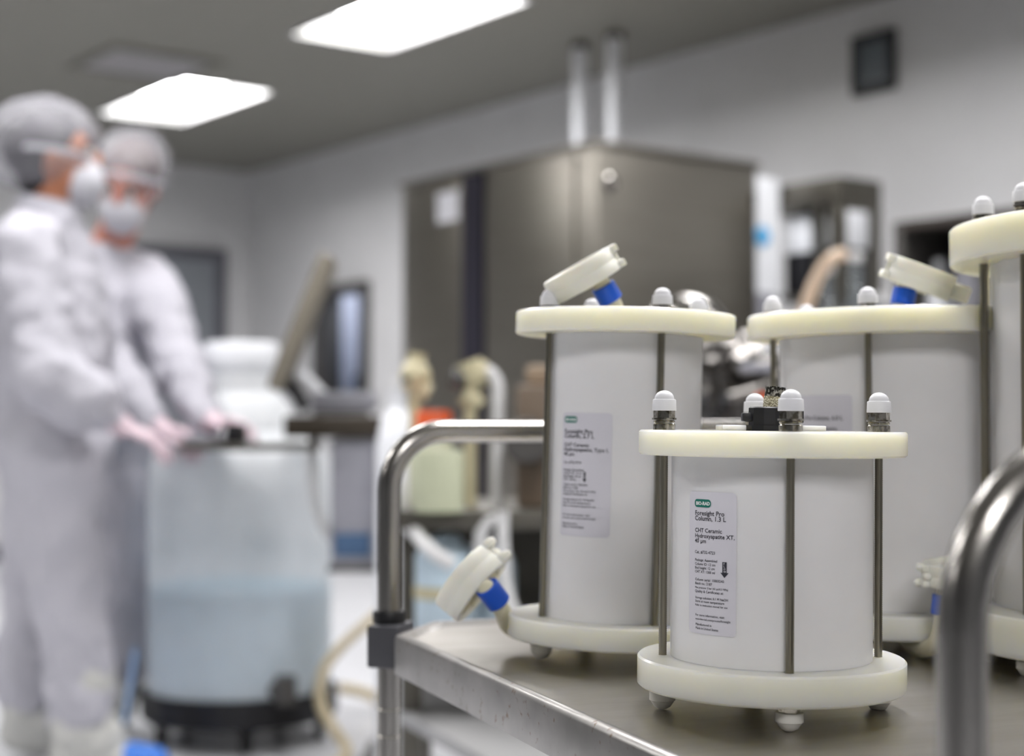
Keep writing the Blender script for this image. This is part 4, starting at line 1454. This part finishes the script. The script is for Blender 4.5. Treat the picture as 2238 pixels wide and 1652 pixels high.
# person in front, seen from the side and slightly behind, facing right
make_person(dict(
    label='person in white coverall, hair net and mask, nearer one at the left edge, facing right',
    skin='skin_a', hairm='hair',
    pelvis=Wd(118, 960, 4.12), chest=Wd(92, 610, 4.12), neck=Wd(104, 462, 4.10), head=Wd(126, 350, 4.10),
    headup=(-.16, 0, .98), face=(.90, .20, -.32), net_r=.142, net_up=.046, net_back=.040, net_t=-.6,
    sh_r=Wd(62, 545, 3.94), el_r=Wd(104, 812, 3.84), wr_r=Wd(258, 928, 3.90),
    sh_l=Wd(110, 540, 4.30), el_l=Wd(200, 790, 4.36), wr_l=Wd(340, 930, 4.20),
    hd_r=(.86, .1, -.35), pn_r=(-.3, .1, -.9), ts_r=(.1, .95, .1),
    hd_l=(.9, -.1, -.2), pn_l=(-.1, 0, -1), ts_l=(0, -1, .1),
    hip_r=Wd(112, 990, 4.03), kn_r=Wd(150, 1290, 4.0), an_r=Wd(178, 1612, 4.03),
    hip_l=Wd(118, 990, 4.22), kn_l=Wd(85, 1290, 4.28), an_l=Wd(60, 1571, 4.28),
    toe=(1, -.05, 0), curl=.3, overshoe=True, sleeve=1.18))
# person behind, facing the camera and looking down
make_person(dict(
    label='masked person in white coverall behind the nearer one, head bowed, left hand on the tray',
    skin='skin_b', hairm='hair_b',
    pelvis=Wd(225, 900, 4.66), chest=Wd(240, 655, 4.66), neck=Wd(232, 556, 4.62), head=Wd(280, 405, 4.54),
    headup=(.12, -.42, .90), face=(-.10, -.80, -.52), net_r=.116, net_up=.058, net_back=.03,
    sh_r=Wd(130, 620, 4.70), el_r=Wd(160, 830, 4.56), wr_r=Wd(330, 945, 4.30),
    sh_l=Wd(318, 618, 4.62), el_l=Wd(392, 800, 4.40), wr_l=Wd(462, 925, 4.18),
    hd_r=(.8, -.3, -.2), pn_r=(0, -.1, -1), ts_r=(.3, .8, .1),
    hd_l=(.80, -.40, .02), pn_l=(0, -.2, -1), ts_l=(-.5, -.8, .1),
    hip_r=Wd(170, 940, 4.68), kn_r=Wd(165, 1200, 4.66), an_r=Wd(170, 1513, 4.70),
    hip_l=Wd(256, 940, 4.68), kn_l=Wd(262, 1200, 4.66), an_l=Wd(262, 1513, 4.70),
    toe=(.1, -.99, 0), curl=.38))
# blue strap trailing from the nearer person's boot
single('shoe_strap', MB().tube(smooth_path([W(296, 1420, 4.35), W(284, 1500, 4.25), W(272, 1570, 4.1), W(262, 1600, 4.12)], 6), .006, seg=10), mat('pale_blue_strap', (120, 150, 190), .5),
       'pale blue strap hanging behind the nearer person\'s lower leg', 'strap')
